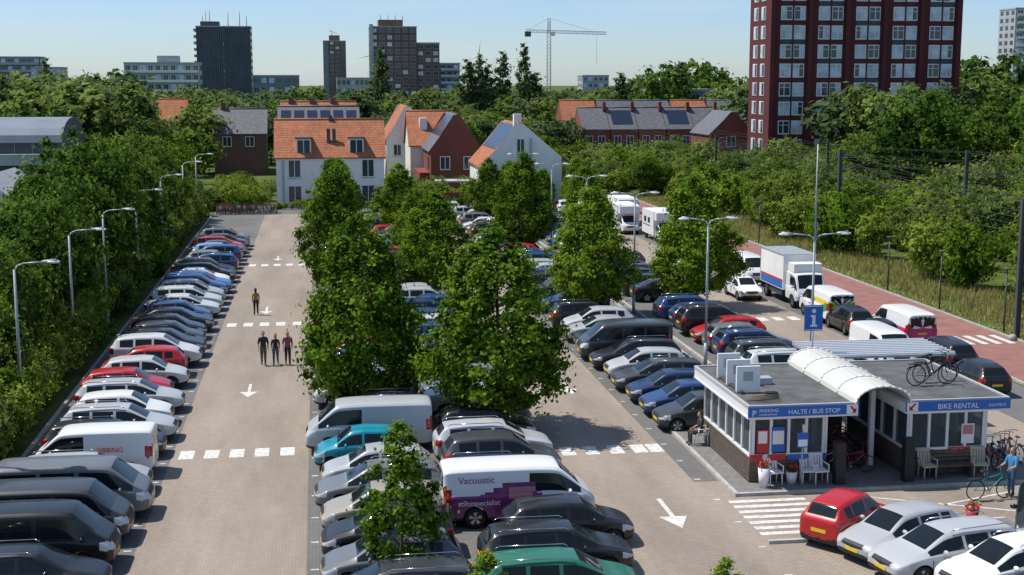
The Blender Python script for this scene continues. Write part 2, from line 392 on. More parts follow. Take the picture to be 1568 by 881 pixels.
pv=[(M['pinkwrap'],lambda c,n:abs(n.y)>.6 and (c.x-.05)**2+((c.z-1.12)*1.6)**2<.16),
    (M['purple'],lambda c,n:abs(n.y)>.6 and c.z>.36 and c.z<1.08+.40*max(0,min(1,(c.x+1.3)/1.0)) and -2.3<c.x<.9-(c.z-.4)*.4)]
P['wrapvan']=vehicle('wrapvan',van,vfp,(-1.45,1.55),.34,vr[:2]+pv+vr[2:],mirror_x=1.6)
pk=[(M['magenta'],lambda c,n:c.z>.5 and c.z<1.1 and c.x<.6 and (abs(n.y)>.6 or n.x<-.6))]
P['pinkvan']=vehicle('pinkvan',van,vfp,(-1.45,1.55),.34,vr+pk,mirror_x=1.6)
P['livery']=vehicle('livery',van,vfp,(-1.45,1.55),.34,carrules(-2.45,2.48,.95,(.72,.98),(.9,1.35),rearwin=(1.45,1.75))+[(M['lgreen'],lambda c,n:.75<c.z<1.35 and c.x<.3 and (abs(n.y)>.6 or n.x<-.6) and math.sin(c.y*5+c.z*7+c.x*2)>-.1),(M['lyellow'],lambda c,n:.6<c.z<1.4 and c.x<.3 and (abs(n.y)>.6 or n.x<-.6) and math.sin(c.y*4-c.z*6)>.3)],mirror_x=1.6)
C=dict(black=(.012,.012,.014),dgrey=(.045,.05,.056),grey=(.14,.15,.16),silver=(.42,.44,.46),lsilver=(.55,.57,.58),white=(.76,.77,.77),navy=(.012,.03,.10),blue=(.02,.14,.42),
 teal=(.0,.26,.36),red=(.42,.012,.015),dred=(.16,.01,.015),green=(.02,.14,.09),champ=(.33,.30,.25),lblue=(.12,.30,.50),dblue=(.02,.06,.18))
types=['hatch']*5+['wagon']*4+['city']*2+['mpv']*3+['suv']*2+['sedan']*2
colsw=['silver']*3+['lsilver']*2+['grey']*3+['dgrey']*6+['black']*8+['white']*3+['navy']*3+['dblue']*4+['blue']*2+['red']*2+['dred']+['champ']+['lblue']
def park(x,y,face,typ=None,colr=None,yaw=0,name='parked_car'):
    typ=typ or rnd.choice(types); colr=colr or rnd.choice(colsw)
    if typ in('vanw','vanp','svan','wrapvan','pinkvan','livery') and name=='parked_car': name='parked_van'
    c=C[colr]; k=rnd.uniform(.9,1.1); c=tuple(min(.8,q*k) for q in c)
    o=put(P[typ],name,(x,y,.01),(0 if face>0 else math.pi)+R(yaw),(rnd.uniform(.98,1.03),rnd.uniform(.98,1.02),rnd.uniform(.97,1.04)),color=c)
    return o
trees_lot=[(1.5,57.4),(7.2,54.3),(2.1,36.9),(.95,92.5),(7.7,90),(7.5,126),(16.8,81.4),(24.0,83.6),(17,111.3)]
def row(xc,y0,y1,face,spec={},empty_p=.04):
    y=y0;i=0
    while y<y1:
        ok=True
        for(tx,ty) in trees_lot:
            if abs(tx-xc)<2.6 and abs(ty-y)<1.25: ok=False
        if i in spec:
            s=spec[i]
            if s: park(xc+s[3] if len(s)>3 else xc,y,s[2],s[0],s[1],rnd.uniform(-1,1))
        elif ok and rnd.random()>empty_p:
            f=face if rnd.random()<.75 else -face
            park(xc+rnd.uniform(-.18,.18),y,f,yaw=rnd.uniform(-1.5,1.5))
        y+=2.45;i+=1
row(-8.45,37.9,122,1,{0:('wagon','black',1),1:('vanw','black',1,-.3),2:('vanw','dgrey',1,-.2),3:('vanw','grey',1,.1),4:('wagon','silver',1),5:('svan','white',-1),6:('wagon','black',1),7:('wagon','silver',1,.2),8:('hatch','white',1),9:('wagon','silver',1),10:('hatch','red',1,-.5),11:('hatch','lsilver',1),12:('hatch','red',-1,-.3),13:('mpv','lsilver',1),14:('wagon','black',1),15:('hatch','dgrey',1)})
row(1.9,35.2,140,-1,{0:('wagon','dgrey',-1),1:('hatch','grey',-1),2:('hatch','black',-1),3:('hatch','champ',-1),4:('wagon','grey',-1),5:('hatch','silver',-1),6:('city','teal',-1,-.5),7:('vanp','silver',-1,-.1)})
row(6.5,33.0,140,1,{0:('hatch','red',1,-.2),1:('wagon','green',1),2:('wagon','black',1,.3),3:('hatch','black',1,1.1),4:None,5:('wagon','navy',1,-.2),6:('mpv','dgrey',1),7:('wagon','silver',1)})
row(15.9,53.6,140,-1,{0:('hatch','dgrey',-1),1:('hatch','dblue',-1),2:('hatch','navy',-1),3:('wagon','dgrey',-1),4:('hatch','silver',-1),5:('wagon','black',-1),6:('vanw','dgrey',-1),7:('mpv','black',-1)})
row(22.7,62.0,140,1,{0:('wagon','lsilver',1),1:('wagon','dgrey',1),2:('suv','navy',1),3:('hatch','grey',1),4:('hatch','red',-1),5:('suv','black',1)})
wv=put(P['wrapvan'],'delivery_van',(6.35,42.85,.01),0,(1.03,1,1.04),color=C['white'])
text('Vacoustic',(-2.0,-.965,1.5),.30,M['purple'],wv); text('stiltespecialist',(-2.0,-.972,.78),.24,M['whiteplastic'],wv)
lv=[o for o in col.objects if o.name.startswith('parked_van') and abs(o.location.y-45.25)<.2 and o.location.x<0][0]
text('A',(-2.1,-.968,.62),1.0,M['red'],lv)
wv2=[o for o in col.objects if o.name.startswith('parked_van') and abs(o.location.y-50.15)<.2][0]
text('SIBBING',(-.2,.915,1.05),.26,M['red'],wv2,rot=(R(90),0,R(180)))
park(16.6,39.5,1,'city','red',38); park(17.7,37.9,-1,'hatch','silver',22); park(18.3,36.1,-1,'wagon','silver',12)
park(19.6,34.5,-1,'wagon','white',12); park(20.8,33.0,-1,'wagon','black',12); park(22.9,38.5,-1,'suv','black',60)
for(x,y,t,c,f) in((30.9,58.7,'hatch','black',1),(31.4,63.2,'mpv','black',1),(28.7,64.6,'vanp','white',-1),(32.7,70.9,'pinkvan','white',1),(30.7,69.8,'city','black',1),(30.8,74.0,'hatch','black',1),
    (28.5,87,'hatch','white',-1),(31.2,94.3,'pinkvan','white',-1),(31,78.2,'livery','white',1),(31.1,101,'hatch','dgrey',1),(31.2,110,'vanp','white',1),(32.5,120,'wagon','blue',1),(30,146,'hatch','white',1),(31,152,'wagon','dgrey',1),(30,160,'hatch','silver',1),(30.2,167,'wagon','black',1),(30.3,176,'hatch','red',1),(28,140,'svan','white',1)):
    park(x,y,1,t,c,90*f)
for i in range(10): park(12+i*2.5,147.2,1,yaw=90)
cab=[(-.95,.9,.5,1.3,2.25,.9),(-.9,1.02,.42,1.35,2.35,.98),(-.7,1.05,.40,1.35,2.38,1.0),(-.1,1.05,.40,1.35,2.38,1.0),(.6,1.05,.4,1.3,2.34,.98),(.78,1.04,.4,1.25,2.2,.96),(1.12,1.02,.4,1.1,1.32,.94),(1.2,.98,.42,1.0,1.2,.9),(1.3,.9,.5,.85,1.0,.8)]
def texr(b):
    b.box(-5.6,-1.05,-1.12,1.12,.95,3.25,M['white']); b.box(-5.65,-5.58,-1.14,1.14,.9,3.28,M['chrome'])
    b.box(-5.5,-1.15,-1.128,1.128,1.0,1.5,M['blue']); b.box(-5.5,-1.15,-1.132,1.132,1.5,1.62,M['red'])
    b.box(-5.58,-1.07,-1.14,1.14,3.2,3.29,M['galv'])
    b.box(-5.5,-.9,-.4,.4,.5,.94,M['trim']); b.box(-4.0,-1.6,-1.0,1.0,.5,.9,M['darksteel'])
    b.box(-5.6,-5.5,-1.0,1.0,.45,.6,M['trim'])
    for sd in(-1,1):
        wheel(b,-4.5,sd*.95,.42,.3,sd)
    b.box(-.6,.5,-.95,.95,2.3,2.85,M['white'])
P['truck']=vehicle('truck',cab,['p','p','p','S','S','B','p','p'],(.45,),.42,[(3,lambda c,n:c.x>1.0 and abs(c.y)>.6 and .62<c.z<.82),(2,lambda c,n:c.x>1.1 and abs(c.y)<.55 and c.z<.9)],texr,mirror_x=.75)
tr=put(P['truck'],'box_truck',(31.3,82.8,.01),R(-90),color=C['white'])
def camp(b):
    b.box(-3.4,.9,-1.08,1.08,.55,2.75,M['whiteplastic']); b.box(.3,1.7,-1.0,1.0,2.0,2.7,M['whiteplastic'])
    b.box(-3.0,-.2,-1.09,1.09,1.3,1.42,M['bluegrey'])
    for x in(-2.6,-1.2): b.box(x,x+.8,-1.095,1.095,1.6,2.1,M['win'])
    b.box(-3.41,-3.39,-.6,.6,1.6,2.1,M['win']); wheel(b,-2.3,.93,.34,.2,1); wheel(b,-2.3,-.93,.34,.2,-1)
P['camper']=vehicle('camper',svan[6:],vfp[6:],(1.38,),.31,carrules(-9,2.18,.89,(.68,.92),(.8,1.25)),camp,mirror_x=1.4)
for(x,y) in((31.4,120),(29.6,127),(31.2,134.5),(29,141)): put(P['camper'],'camper_van',(x,y,.01),R(-90),color=C['white'])
# ------------------------------------------------------------------ vegetation
def unit(a): return a/np.maximum(1e-9,np.linalg.norm(a,axis=1,keepdims=True))
def tree_mesh(name,seed,clumps,cr,nleaf,lsize,lmat,H,tr,crownbase,limbs=8,flat=.75,axisw=.7,trunk=True):
    g=np.random.default_rng(seed)
    N=len(clumps); c=np.asarray(clumps)
    crs=cr*g.uniform(.55,1.5,N)
    ctint=g.uniform(.15,.85,N)
    idx=np.repeat(np.arange(N),nleaf); n=len(idx)
    d=unit(g.normal(size=(n,3))); rad=np.clip(np.abs(g.normal(size=n))*.62,.05,1.6)
    pos=c[idx]+d*(crs[idx]*rad)[:,None]*np.array([1,1,flat])
    ax=np.stack([c[idx,0],c[idx,1],(c[idx,2]-crownbase-(H-crownbase)*.4)*.5],1); ax=unit(ax+1e-6)
    nr=unit(d*.6+ax*axisw+g.normal(size=(n,3))*.65+np.array([0,0,.35]))
    t1=unit(np.cross(nr,g.normal(size=(n,3)))); t2=np.cross(nr,t1)
    s=lsize*g.uniform(.6,1.3,n)[:,None]
    V=np.stack([pos+t1*s,pos+t2*s*.62+nr*s*.12,pos-t1*s,pos-t2*s*.62+nr*s*.12],1).reshape(-1,3)
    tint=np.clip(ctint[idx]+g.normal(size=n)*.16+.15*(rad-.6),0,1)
    b=MB()
    if trunk:
        pts=[Vector((0,0,-.05)),Vector((g.normal()*.05,g.normal()*.05,crownbase)),Vector((g.normal()*.12,g.normal()*.12,H*.6)),Vector((0,0,H*.92))]
        rr=[tr*1.25,tr*.85,tr*.5,tr*.12]
        for k in range(3): b.tube(pts[k],pts[k+1],rr[k],rr[k+1],M['bark'],9,False)
        sel=g.choice(N,min(N,limbs*3),replace=False)
        for k in sel:
            e=Vector(c[k]); z0=max(crownbase*.9,e.z-.55*math.hypot(e.x,e.y)-.3); z0=min(z0,H*.85)
            q=z0/H; st=Vector((0,0,z0)); mid=(st+e)/2+Vector((0,0,-.08*(e-st).length))
            r0=tr*.38*(1.1-q); b.tube(st,mid,r0,r0*.6,M['bark'],5,False); b.tube(mid,e,r0*.6,r0*.2,M['bark'],5,False)
    tv=np.array(b.v).reshape(-1,3) if b.v else np.zeros((0,3)); tf=np.array(b.f,dtype=np.int32).reshape(-1,4) if b.f else np.zeros((0,4),np.int32)
    verts=np.concatenate([tv,V]); F=np.concatenate([tf,(np.arange(n*4).reshape(-1,4)+len(tv)).astype(np.int32)])
    me=bpy.data.meshes.new(name); me.vertices.add(len(verts)); me.vertices.foreach_set('co',verts.astype(np.float32).ravel())
    me.loops.add(F.size); me.loops.foreach_set('vertex_index',F.ravel().astype(np.int32))
    me.polygons.add(len(F)); me.polygons.foreach_set('loop_start',np.arange(0,F.size,4,dtype=np.int32))
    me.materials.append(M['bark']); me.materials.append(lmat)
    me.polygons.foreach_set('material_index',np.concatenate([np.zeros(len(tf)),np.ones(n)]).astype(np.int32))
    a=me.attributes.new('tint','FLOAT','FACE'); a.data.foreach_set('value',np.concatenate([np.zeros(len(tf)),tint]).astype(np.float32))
    me.update(calc_edges=True); return me
def conic(seed,n,H,Rr,base,p=.62,low=.34):
    g=np.random.default_rng(seed); out=[]
    lob=g.uniform(0,6.28,4)
    while len(out)<n:
        t=g.uniform(0,1); prof=(1-t)**p*min(1,((t+.10)/low))**.7
        if g.uniform()>prof+.08: continue
        a=g.uniform(0,6.28)
        rr=Rr*1.12*prof*(1+.17*math.sin(3*a+lob[0]+t*5)+.14*math.sin(5*a+lob[1]-t*9)+.08*math.sin(t*23+lob[2]+2*a))*g.uniform(.3,1.0)**.45
        out.append((rr*math.cos(a),rr*math.sin(a),base+(H-base)*t*1.0))
    return out
def lobes(seed,n,H,Rr,base,k=9,hs=.5):
    g=np.random.default_rng(seed); L=[]
    cz=(H+base)/2; hz=(H-base)/2
    for i in range(k):
        d=g.normal(size=3); d/=np.linalg.norm(d); q=g.uniform(.35,.7)
        s=g.uniform(.35,.55); L.append((d[0]*Rr*q,d[1]*Rr*q,cz+d[2]*hz*q,s))
    L.append((0,0,cz,.6)); out=[]
    for i in range(n):
        l=L[g.integers(len(L))]; d=g.normal(size=3); d/=np.linalg.norm(d)
        out.append((l[0]+d[0]*Rr*l[3],l[1]+d[1]*Rr*l[3],max(base*.8,l[2]+d[2]*hz*l[3])))
    return out
T={}
for i in range(3):
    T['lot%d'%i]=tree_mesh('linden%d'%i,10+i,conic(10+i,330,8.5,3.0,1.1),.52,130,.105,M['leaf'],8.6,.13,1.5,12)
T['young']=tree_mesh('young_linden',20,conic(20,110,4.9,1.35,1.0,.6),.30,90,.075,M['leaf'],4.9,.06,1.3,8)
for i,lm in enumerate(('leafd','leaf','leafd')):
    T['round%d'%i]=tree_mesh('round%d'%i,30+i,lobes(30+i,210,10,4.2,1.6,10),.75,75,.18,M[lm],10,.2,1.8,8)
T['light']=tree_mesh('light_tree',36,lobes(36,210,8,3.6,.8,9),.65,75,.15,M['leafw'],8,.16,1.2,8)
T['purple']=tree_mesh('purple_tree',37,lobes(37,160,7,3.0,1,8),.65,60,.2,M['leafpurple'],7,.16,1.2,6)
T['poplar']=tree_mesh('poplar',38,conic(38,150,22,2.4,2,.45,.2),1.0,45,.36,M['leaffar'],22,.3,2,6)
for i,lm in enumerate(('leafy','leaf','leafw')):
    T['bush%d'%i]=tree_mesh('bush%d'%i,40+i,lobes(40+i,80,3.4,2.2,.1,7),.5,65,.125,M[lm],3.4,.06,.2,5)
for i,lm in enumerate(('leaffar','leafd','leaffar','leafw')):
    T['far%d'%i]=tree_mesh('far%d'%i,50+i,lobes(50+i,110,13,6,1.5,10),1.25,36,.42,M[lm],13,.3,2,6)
def tree(key,name,x,y,sc=1,parent=None,sz=None,z=0):
    s=(sc,sc,sc if sz is None else sz)
    return put(T[key],name,(x,y,z),rnd.uniform(0,6.28),s,parent)
tree('lot0','linden_tree',1.75,57.4,.94,sz=1.03); tree('lot1','linden_tree',7.2,54.3,1.04,sz=.99)
tree('young','linden_tree',2.1,36.9,1.0); tree('lot2','linden_tree',.95,92.5,.84,sz=1.06)
tree('lot1','linden_tree',7.7,90,.93,sz=.83); tree('lot0','linden_tree',7.5,126,.95,sz=.8)
tree('lot2','linden_tree',16.8,81.4,.96,sz=.95); tree('lot0','linden_tree',24.0,83.6,1.0,sz=1.0); tree('lot1','linden_tree',17,111.3,.95,sz=1.0)
tree('young','linden_tree',10.6,33.2,.5,sz=.38); tree('young','linden_tree',4.2,33.6,.6,sz=.45)
for(x,y,s) in((1.2,120,.9),(7.6,108,.7),(24.5,122,.8),(17,134,.8),(2,136,.8)): tree('lot%d'%rnd.randint(0,2),'linden_tree',x,y,s)
wl=empty('woodland')
y=44
while y<150:
    hgt=rnd.uniform(.62,.92) if y>62 else rnd.uniform(.5,.62)
    tree(rnd.choice(['round0','round1','round2','round1']),'belt_tree',-14.2-rnd.uniform(0,1.6),y,hgt*.78,wl,sz=hgt*(1.0 if y<120 else .75))
    y+=rnd.uniform(3.4,4.6)
for(x,y,s,sz,k) in((-15.6,84,.85,1.0,'round0'),(-15.8,91,.9,1.12,'round2'),(-15.6,99,.9,1.08,'round0'),(-16,107,.85,1.0,'round1'),(-17,76,.8,.86,'round1'),(-17,66,.7,.76,'round0')): tree(k,'belt_tree',x,y,s,wl,sz=sz)
y=40
while y<150:
    tree(rnd.choice(['bush0','bush0','bush1','bush2']),'hedge_shrub',-12.9+rnd.uniform(-.5,.2),y,rnd.uniform(.55,.8),wl,sz=rnd.uniform(.7,1.1)); y+=rnd.uniform(1.4,2.0)
def free(x,y,boxes):
    for(a,b_,c,d) in boxes:
        if a<x<b_ and c<y<d: return False
    return True
boxesL=[(-66,-25,142,172),(-39,-22,96,128)]
x=-19
while x>-75:
    y=50
    while y<190:
        xx=x+rnd.uniform(-2,2); yy=y+rnd.uniform(-2.5,2.5)
        if yy>-xx*1.9 and free(xx,yy,boxesL):
            front=(yy<148 and xx<-22 and yy>85)
            hk=rnd.uniform(.5,.85) if not front else rnd.uniform(.4,.6)
            tree(rnd.choice(['round0','round1','round2','light','round0','round1','light']),'wood_tree',xx,yy,hk*rnd.uniform(.9,1.2),wl,sz=hk*rnd.uniform(.9,1.15))
        y+=6.8
    x-=6.6
tree('purple','purple_plum_tree',-19,150,1.0)
for(x,y,s,sz) in((-15.5,136,.95,.85),(-17,72,.8,.75),(-19.5,118,.95,1.0),(-25,185,1.5,1.5),(-30,120,1.2,1.2)): tree('light','willow_tree',x,y,s,sz=sz)
for(k,x,y,s) in(('bush0',-15.5,49,1.3),('bush0',-16,54,1.4),('bush2',-15.5,60,1.4)): tree(k,'shrub',x,y,s)
gd=empty('garden_shrubs')
for i in range(60):
    tree(rnd.choice(['bush0','bush1','bush2','bush0']),'shrub',rnd.uniform(-12.5,-6),rnd.uniform(154,185),rnd.uniform(.4,.9),gd)
for i in range(26): tree(rnd.choice(['bush0','bush1']),'shrub',rnd.uniform(-5,8),rnd.uniform(155.3,156.8),rnd.uniform(.2,.35),gd)
for i in range(40): tree(rnd.choice(['bush0','bush1','bush2']),'shrub',rnd.uniform(8.5,18.5),rnd.uniform(152,168),rnd.uniform(.4,1.0),gd)
for i in range(6): tree('lot%d'%(i%3),'garden_tree',rnd.uniform(9,30),rnd.uniform(147,153),rnd.uniform(.45,.7),gd)
rb=empty('embankment_shrubs')
x=45.5
while x<125:
    y=56
    while y<196:
        xx=x+rnd.uniform(-2,2); yy=y+rnd.uniform(-2,2)
        if yy>xx*1.55-14 and free(xx,yy,[(66,101,193,215)]):
            far=(xx-45)/50
            k=rnd.choice(['bush0','bush0','bush1','bush2','bush2','round1','light'] if xx>50 else ['bush0','bush0','bush1','bush2'])
            if k.startswith('bush'): s=rnd.uniform(.95,1.55)*(1+.4*far); tree(k,'shrub',xx,yy,s,rb,sz=s*rnd.uniform(.75,1.25))
            else: s=rnd.uniform(.42,.66); tree(k,'small_tree',xx,yy,s,rb)
        y+=5.2
    x+=5.0
cb=empty('trackside_trees')
for i in range(150):
    x=rnd.uniform(34,70);y=rnd.uniform(120,226)
    if x<41 and y<170: continue
    if y>195 and x>60: continue
    k=rnd.choice(['bush0','bush2','light','round1','bush1','light','round0']); s=rnd.uniform(.4,.62) if not k.startswith('bush') else rnd.uniform(1,1.7)
    tree(k,'shrub',x,y,s,cb)
for(x,y,s,sz,k) in((67,140,1.35,1.42,'round0'),(73,146,1.2,1.3,'round2'),(60,142,.95,.9,'round0'),(79,137,1.1,1.25,'round2'),(84,132,1.1,1.1,'round0'),(91,141,1.3,1.3,'round0'),(74,128,.9,.9,'round1'),(97,150,1.3,1.5,'light'),(108,185,1.8,2.1,'light'),(116,182,1.8,2.2,'round2'),(124,190,1.9,2.1,'light'),(102,192,1.2,1.3,'round0')):
    tree(k,'broadleaf_tree',x,y,s,sz=sz)
farhouses=((-44,222,9,11.2,'slate'),(-30,236,8,11.5,'tile'),(-16,215,8,10.2,'slate'),(-60,210,9,11,'tile'))
df=empty('distant_trees')
fb=[(-8,9,150,200),(8,32,150,215),(44,76,222,246),(-66,-25,148,172),(64,102,193,218),(40,90,250,275),(-75,-20,480,560),(-25,64,490,585),(-56,-25,600,640),(8,30,505,545),(66,88,270,312)]+[(h[0]-2,h[0]+h[2]+2,h[1]-16,h[1]+9) for h in farhouses]
for i in range(950):
    dist=rnd.uniform(178,620); slope=rnd.uniform(-.26,.552); x=dist*slope; y=dist*(1.0104-.1447*slope)
    if free(x,y,fb):
        if dist<230 and 20<x<70: continue
        hmax=16.5 if slope<-.135 else (12.8 if slope<.227 else 15.5)
        s=rnd.uniform(.5,1.0)*hmax/13
        if x>-10 and x<75 and dist<300: s=min(s,.62)
        tree('far%d'%rnd.choice([0,1,2,3,0,2,3]),'far_tree',x,y,s*rnd.uniform(.9,1.3),df,sz=s)
for(x,y,H) in((15.9,331,23),(38.6,348,20.2),(41.9,348,21.5),(44.3,349,18.9),(49.1,357,22.4),(51.6,336,23.9),(54,341,17.1),(55.6,341,16.8),(40.5,350,19.2),(80,292,18.8),(71.1,313,16.6),(14.9,333,18.6),(-82.5,436,21.7)):
    tree('poplar','poplar_tree',x,y,.9+rnd.uniform(-.1,.2),sz=H/22)
for(x,y,H) in((83.6,321,20.5),(89.1,321,21.1),(93.2,315,19.8),(75.3,292,18.2),(130.9,244,21.4),(126,245,20.5),(-44.9,310,18.2),(-52.4,321,17.2)):
    tree('far1','broadleaf_tree',x,y,H/15,sz=H/13)
g=np.random.default_rng(5); n=42000
px=g.uniform(39.3,46.5,n); py=g.uniform(50,165,n); keep=(np.sin(px*1.7+py*.5)+np.sin(py*.9)*.8+g.normal(size=n)*.7)>-.9
px=px[keep];py=py[keep];n=len(px)
h=g.uniform(.15,.5,n)*np.clip((px-38.9)/1.8,.3,1.3); a=g.uniform(0,6.28,n); w=.05
V=np.stack([np.stack([px-np.cos(a)*w,py-np.sin(a)*w,np.zeros(n)],1),np.stack([px+np.cos(a)*w,py+np.sin(a)*w,np.zeros(n)],1),np.stack([px+g.normal(size=n)*.12,py+g.normal(size=n)*.12,h],1)],1).reshape(-1,3)
me=bpy.data.meshes.new('verge_grass'); me.vertices.add(n*3); me.vertices.foreach_set('co',V.astype(np.float32).ravel()); me.loops.add(n*3); me.loops.foreach_set('vertex_index',np.arange(n*3,dtype=np.int32)); me.polygons.add(n); me.polygons.foreach_set('loop_start',np.arange(0,n*3,3,dtype=np.int32)); me.materials.append(M['dry'])
at=me.attributes.new('tint','FLOAT','FACE'); at.data.foreach_set('value',g.uniform(0,1,n).astype(np.float32)); me.update(calc_edges=True); put(me,'verge_grass')
# ------------------------------------------------------------------ buildings
def block(x0,x1,y0,y1,h,floors,bays,wall,sb=3,frame=None,balc=False,z0=0,ww=.6,top=None,glassm=None):
    b=MB(); b.box(x0,x1,y0,y1,z0,h,wall); b.box(x0-.15,x1+.15,y0-.15,y1+.15,h,h+.5,top or M['concrete'])
    fh=(h-z0)/floors; bw=(x1-x0)/bays; glassm=glassm or M['win']
    for f in range(floors):
        for k in range(bays):
            xa=x0+bw*(k+(1-ww)/2); xb=xa+bw*ww; za=z0+fh*(f+.3); zb=z0+fh*(f+.82)
            if frame: b.box(xa-.12,xb+.12,y0-.06,y0+.02,za-.12,zb+.12,frame)
            b.box(xa,xb,y0-.08,y0+.02,za,zb,glassm if rnd.random()<.75 else M['winp'])
            b.box((xa+xb)/2-.04,(xa+xb)/2+.04,y0-.1,y0,za,zb,frame or M['concrete'])
        sw=(y1-y0)/sb
        for k in range(sb):
            ya=y0+sw*(k+.25); yb=ya+sw*.5; za=z0+fh*(f+.3); zb=z0+fh*(f+.82)
            for xx,s in((x0,-1),(x1,1)):
                b.box(min(xx,xx+s*.08),max(xx,xx+s*.08),ya,yb,za,zb,glassm)
        if balc:
            b.box(x0+.5,x1-.5,y0-1.1,y0-.1,z0+fh*f+.0,z0+fh*f+.18,M['concrete']); b.box(x0+.5,x1-.5,y0-1.14,y0-1.08,z0+fh*f+.2,z0+fh*f+1.1,frame or M['concrete'])
    return b
b=block(-51.8,-28.3,612,628,38.5,13,1,M['dark'],3,ww=.01)
for i in range(26): b.box(-51.2+i*.9,-51.05+i*.9,611.8,611.99,2,38,M['bluegrey'])
for i in range(13): b.box(-52.9,-51.9,612,620,3+i*2.8,4.2+i*2.8,M['concrete'])
b.box(-50,-42,614,622,39,41,M['dark']); 
for xx in(-49,-47.6,-46,-38,-33,-30): b.tube((xx,616,39),(xx,616,44+rnd.uniform(-2,2)),.18,.1,M['darksteel'],5)
b.obj('apartment_tower')
b=block(-72,-44,530,542,21.5,6,10,M['concrete'],3,frame=M['white'],balc=True); b.box(-60,-52,533,540,22,24.5,M['concrete']); b.obj('apartment_building')
block(-140,-118,610,622,25,8,8,M['bluegrey'],3,frame=M['concrete'],balc=True).obj('apartment_building')
block(-112,-100,560,572,20,6,5,M['concrete'],3,frame=M['white']).obj('apartment_building')
b=block(5.1,19.8,900,915,41,14,4,M['brownbrick'],3,frame=M['concrete']); b.box(5,8.5,899.4,900,2,41.5,M['bluegrey']); b.box(9,16,903,911,41,45,M['brownbrick']); b.tube((11,905,45),(11,905,49),.2,.1,M['darksteel']); b.tube((9,905,48),(15,905,46),.15,.1,M['darksteel']); b.obj('apartment_tower')
b=block(22.4,41.5,562,578,36.8,13,6,M['brownbrick'],3,frame=M['concrete']); b.box(22.0,23.6,561,562,2,38,M['concrete']); b.box(26,36,565,575,37,40,M['brownbrick'])
for xx in(27,30,33,36): b.tube((xx,566,38),(xx,566,42),.15,.1,M['darksteel'],5)
b2=block(41.5,51,563,578,30.3,11,3,M['brownbrick'],3,frame=M['concrete']); b3=block(51,59.5,564,578,22,8,3,M['bluegrey'],3,frame=M['concrete'],balc=True)
for q in(b2,b3): b.add(q.v,q.f,q.m)
b.obj('apartment_building')
block(-22.9,-6.2,500,512,16.6,5,6,M['bluegrey'],3,frame=M['concrete']).obj('office_building')
block(8,22,530,540,15.8,5,8,M['concrete'],3).obj('office_building')
block(119,131,600,612,17.2,6,5,M['concrete'],3,frame=M['white']).obj('apartment_building')
block(76,90,300,310,12.5,3,5,M['bluegrey'],3,frame=M['concrete']).obj('office_building')
block(254,272,468,480,41,15,5,M['concrete'],3,frame=M['white'],balc=True).obj('apartment_tower')
block(165,180,400,410,17,5,4,M['bluegrey'],3).obj('office_building')
b=MB(); X0,X1,Y0,Y1=68.0,98.4,198,207.5; HT=44
b.box(X0,X1,Y0,Y1,0,HT,M['maroon']); fh=2.86
for k in range(5):
    cx=X0+3.6+k*5.95
    for f in range(15):
        z0=1.0+f*fh
        b.box(cx-1.95,cx+1.95,Y0-.05,Y0+.01,z0-.1,z0+2.0,M['white'])
        for j,(xa,xb) in enumerate(((-1.8,-1.2),(-1.05,-.25),(.25,1.05),(1.2,1.8))):
            b.box(cx+xa,cx+xb,Y0-.075,Y0,z0+.08,z0+1.85,M['win'] if (f*7+k*3+j*5)%11 in(0,3,6,8) else M['winp'])
            b.box(cx+xa,cx+xb,Y0-.1,Y0,z0+1.25,z0+1.33,M['white'])
        b.box(cx-.12,cx+.12,Y0-.12,Y0,z0-.6,z0+2.1,M['maroon'])
        b.box(cx-1.9,cx+1.9,Y0-.04,Y0+.01,z0+2.05,z0+2.7,M['dark'] if (f+k)%3==0 else M['maroon'])
for k in range(6):
    xx=X0+.35+k*5.95; b.box(xx-.35,xx+.35 if k<5 else X1+.1,Y0-.5,Y0+.01,0,HT,M['maroon'])
for f in range(15):
    z0=1+f*fh
    for yy in(200,203.5): b.box(X0-.06,X0,yy,yy+2,z0,z0+2,M['white']); b.box(X0-.08,X0,yy+.1,yy+.95,z0+.1,z0+1.9,M['win']); b.box(X0-.08,X0,yy+1.05,yy+1.9,z0+.1,z0+1.9,M['winp'])
b.box(X0+4,X0+24,Y0-3,Y0-.55,0,3.2,M['concrete']); b.box(X0+5,X0+23,Y0-3.06,Y0-3,.6,2.6,M['win'])
b.obj('brick_apartment_tower')
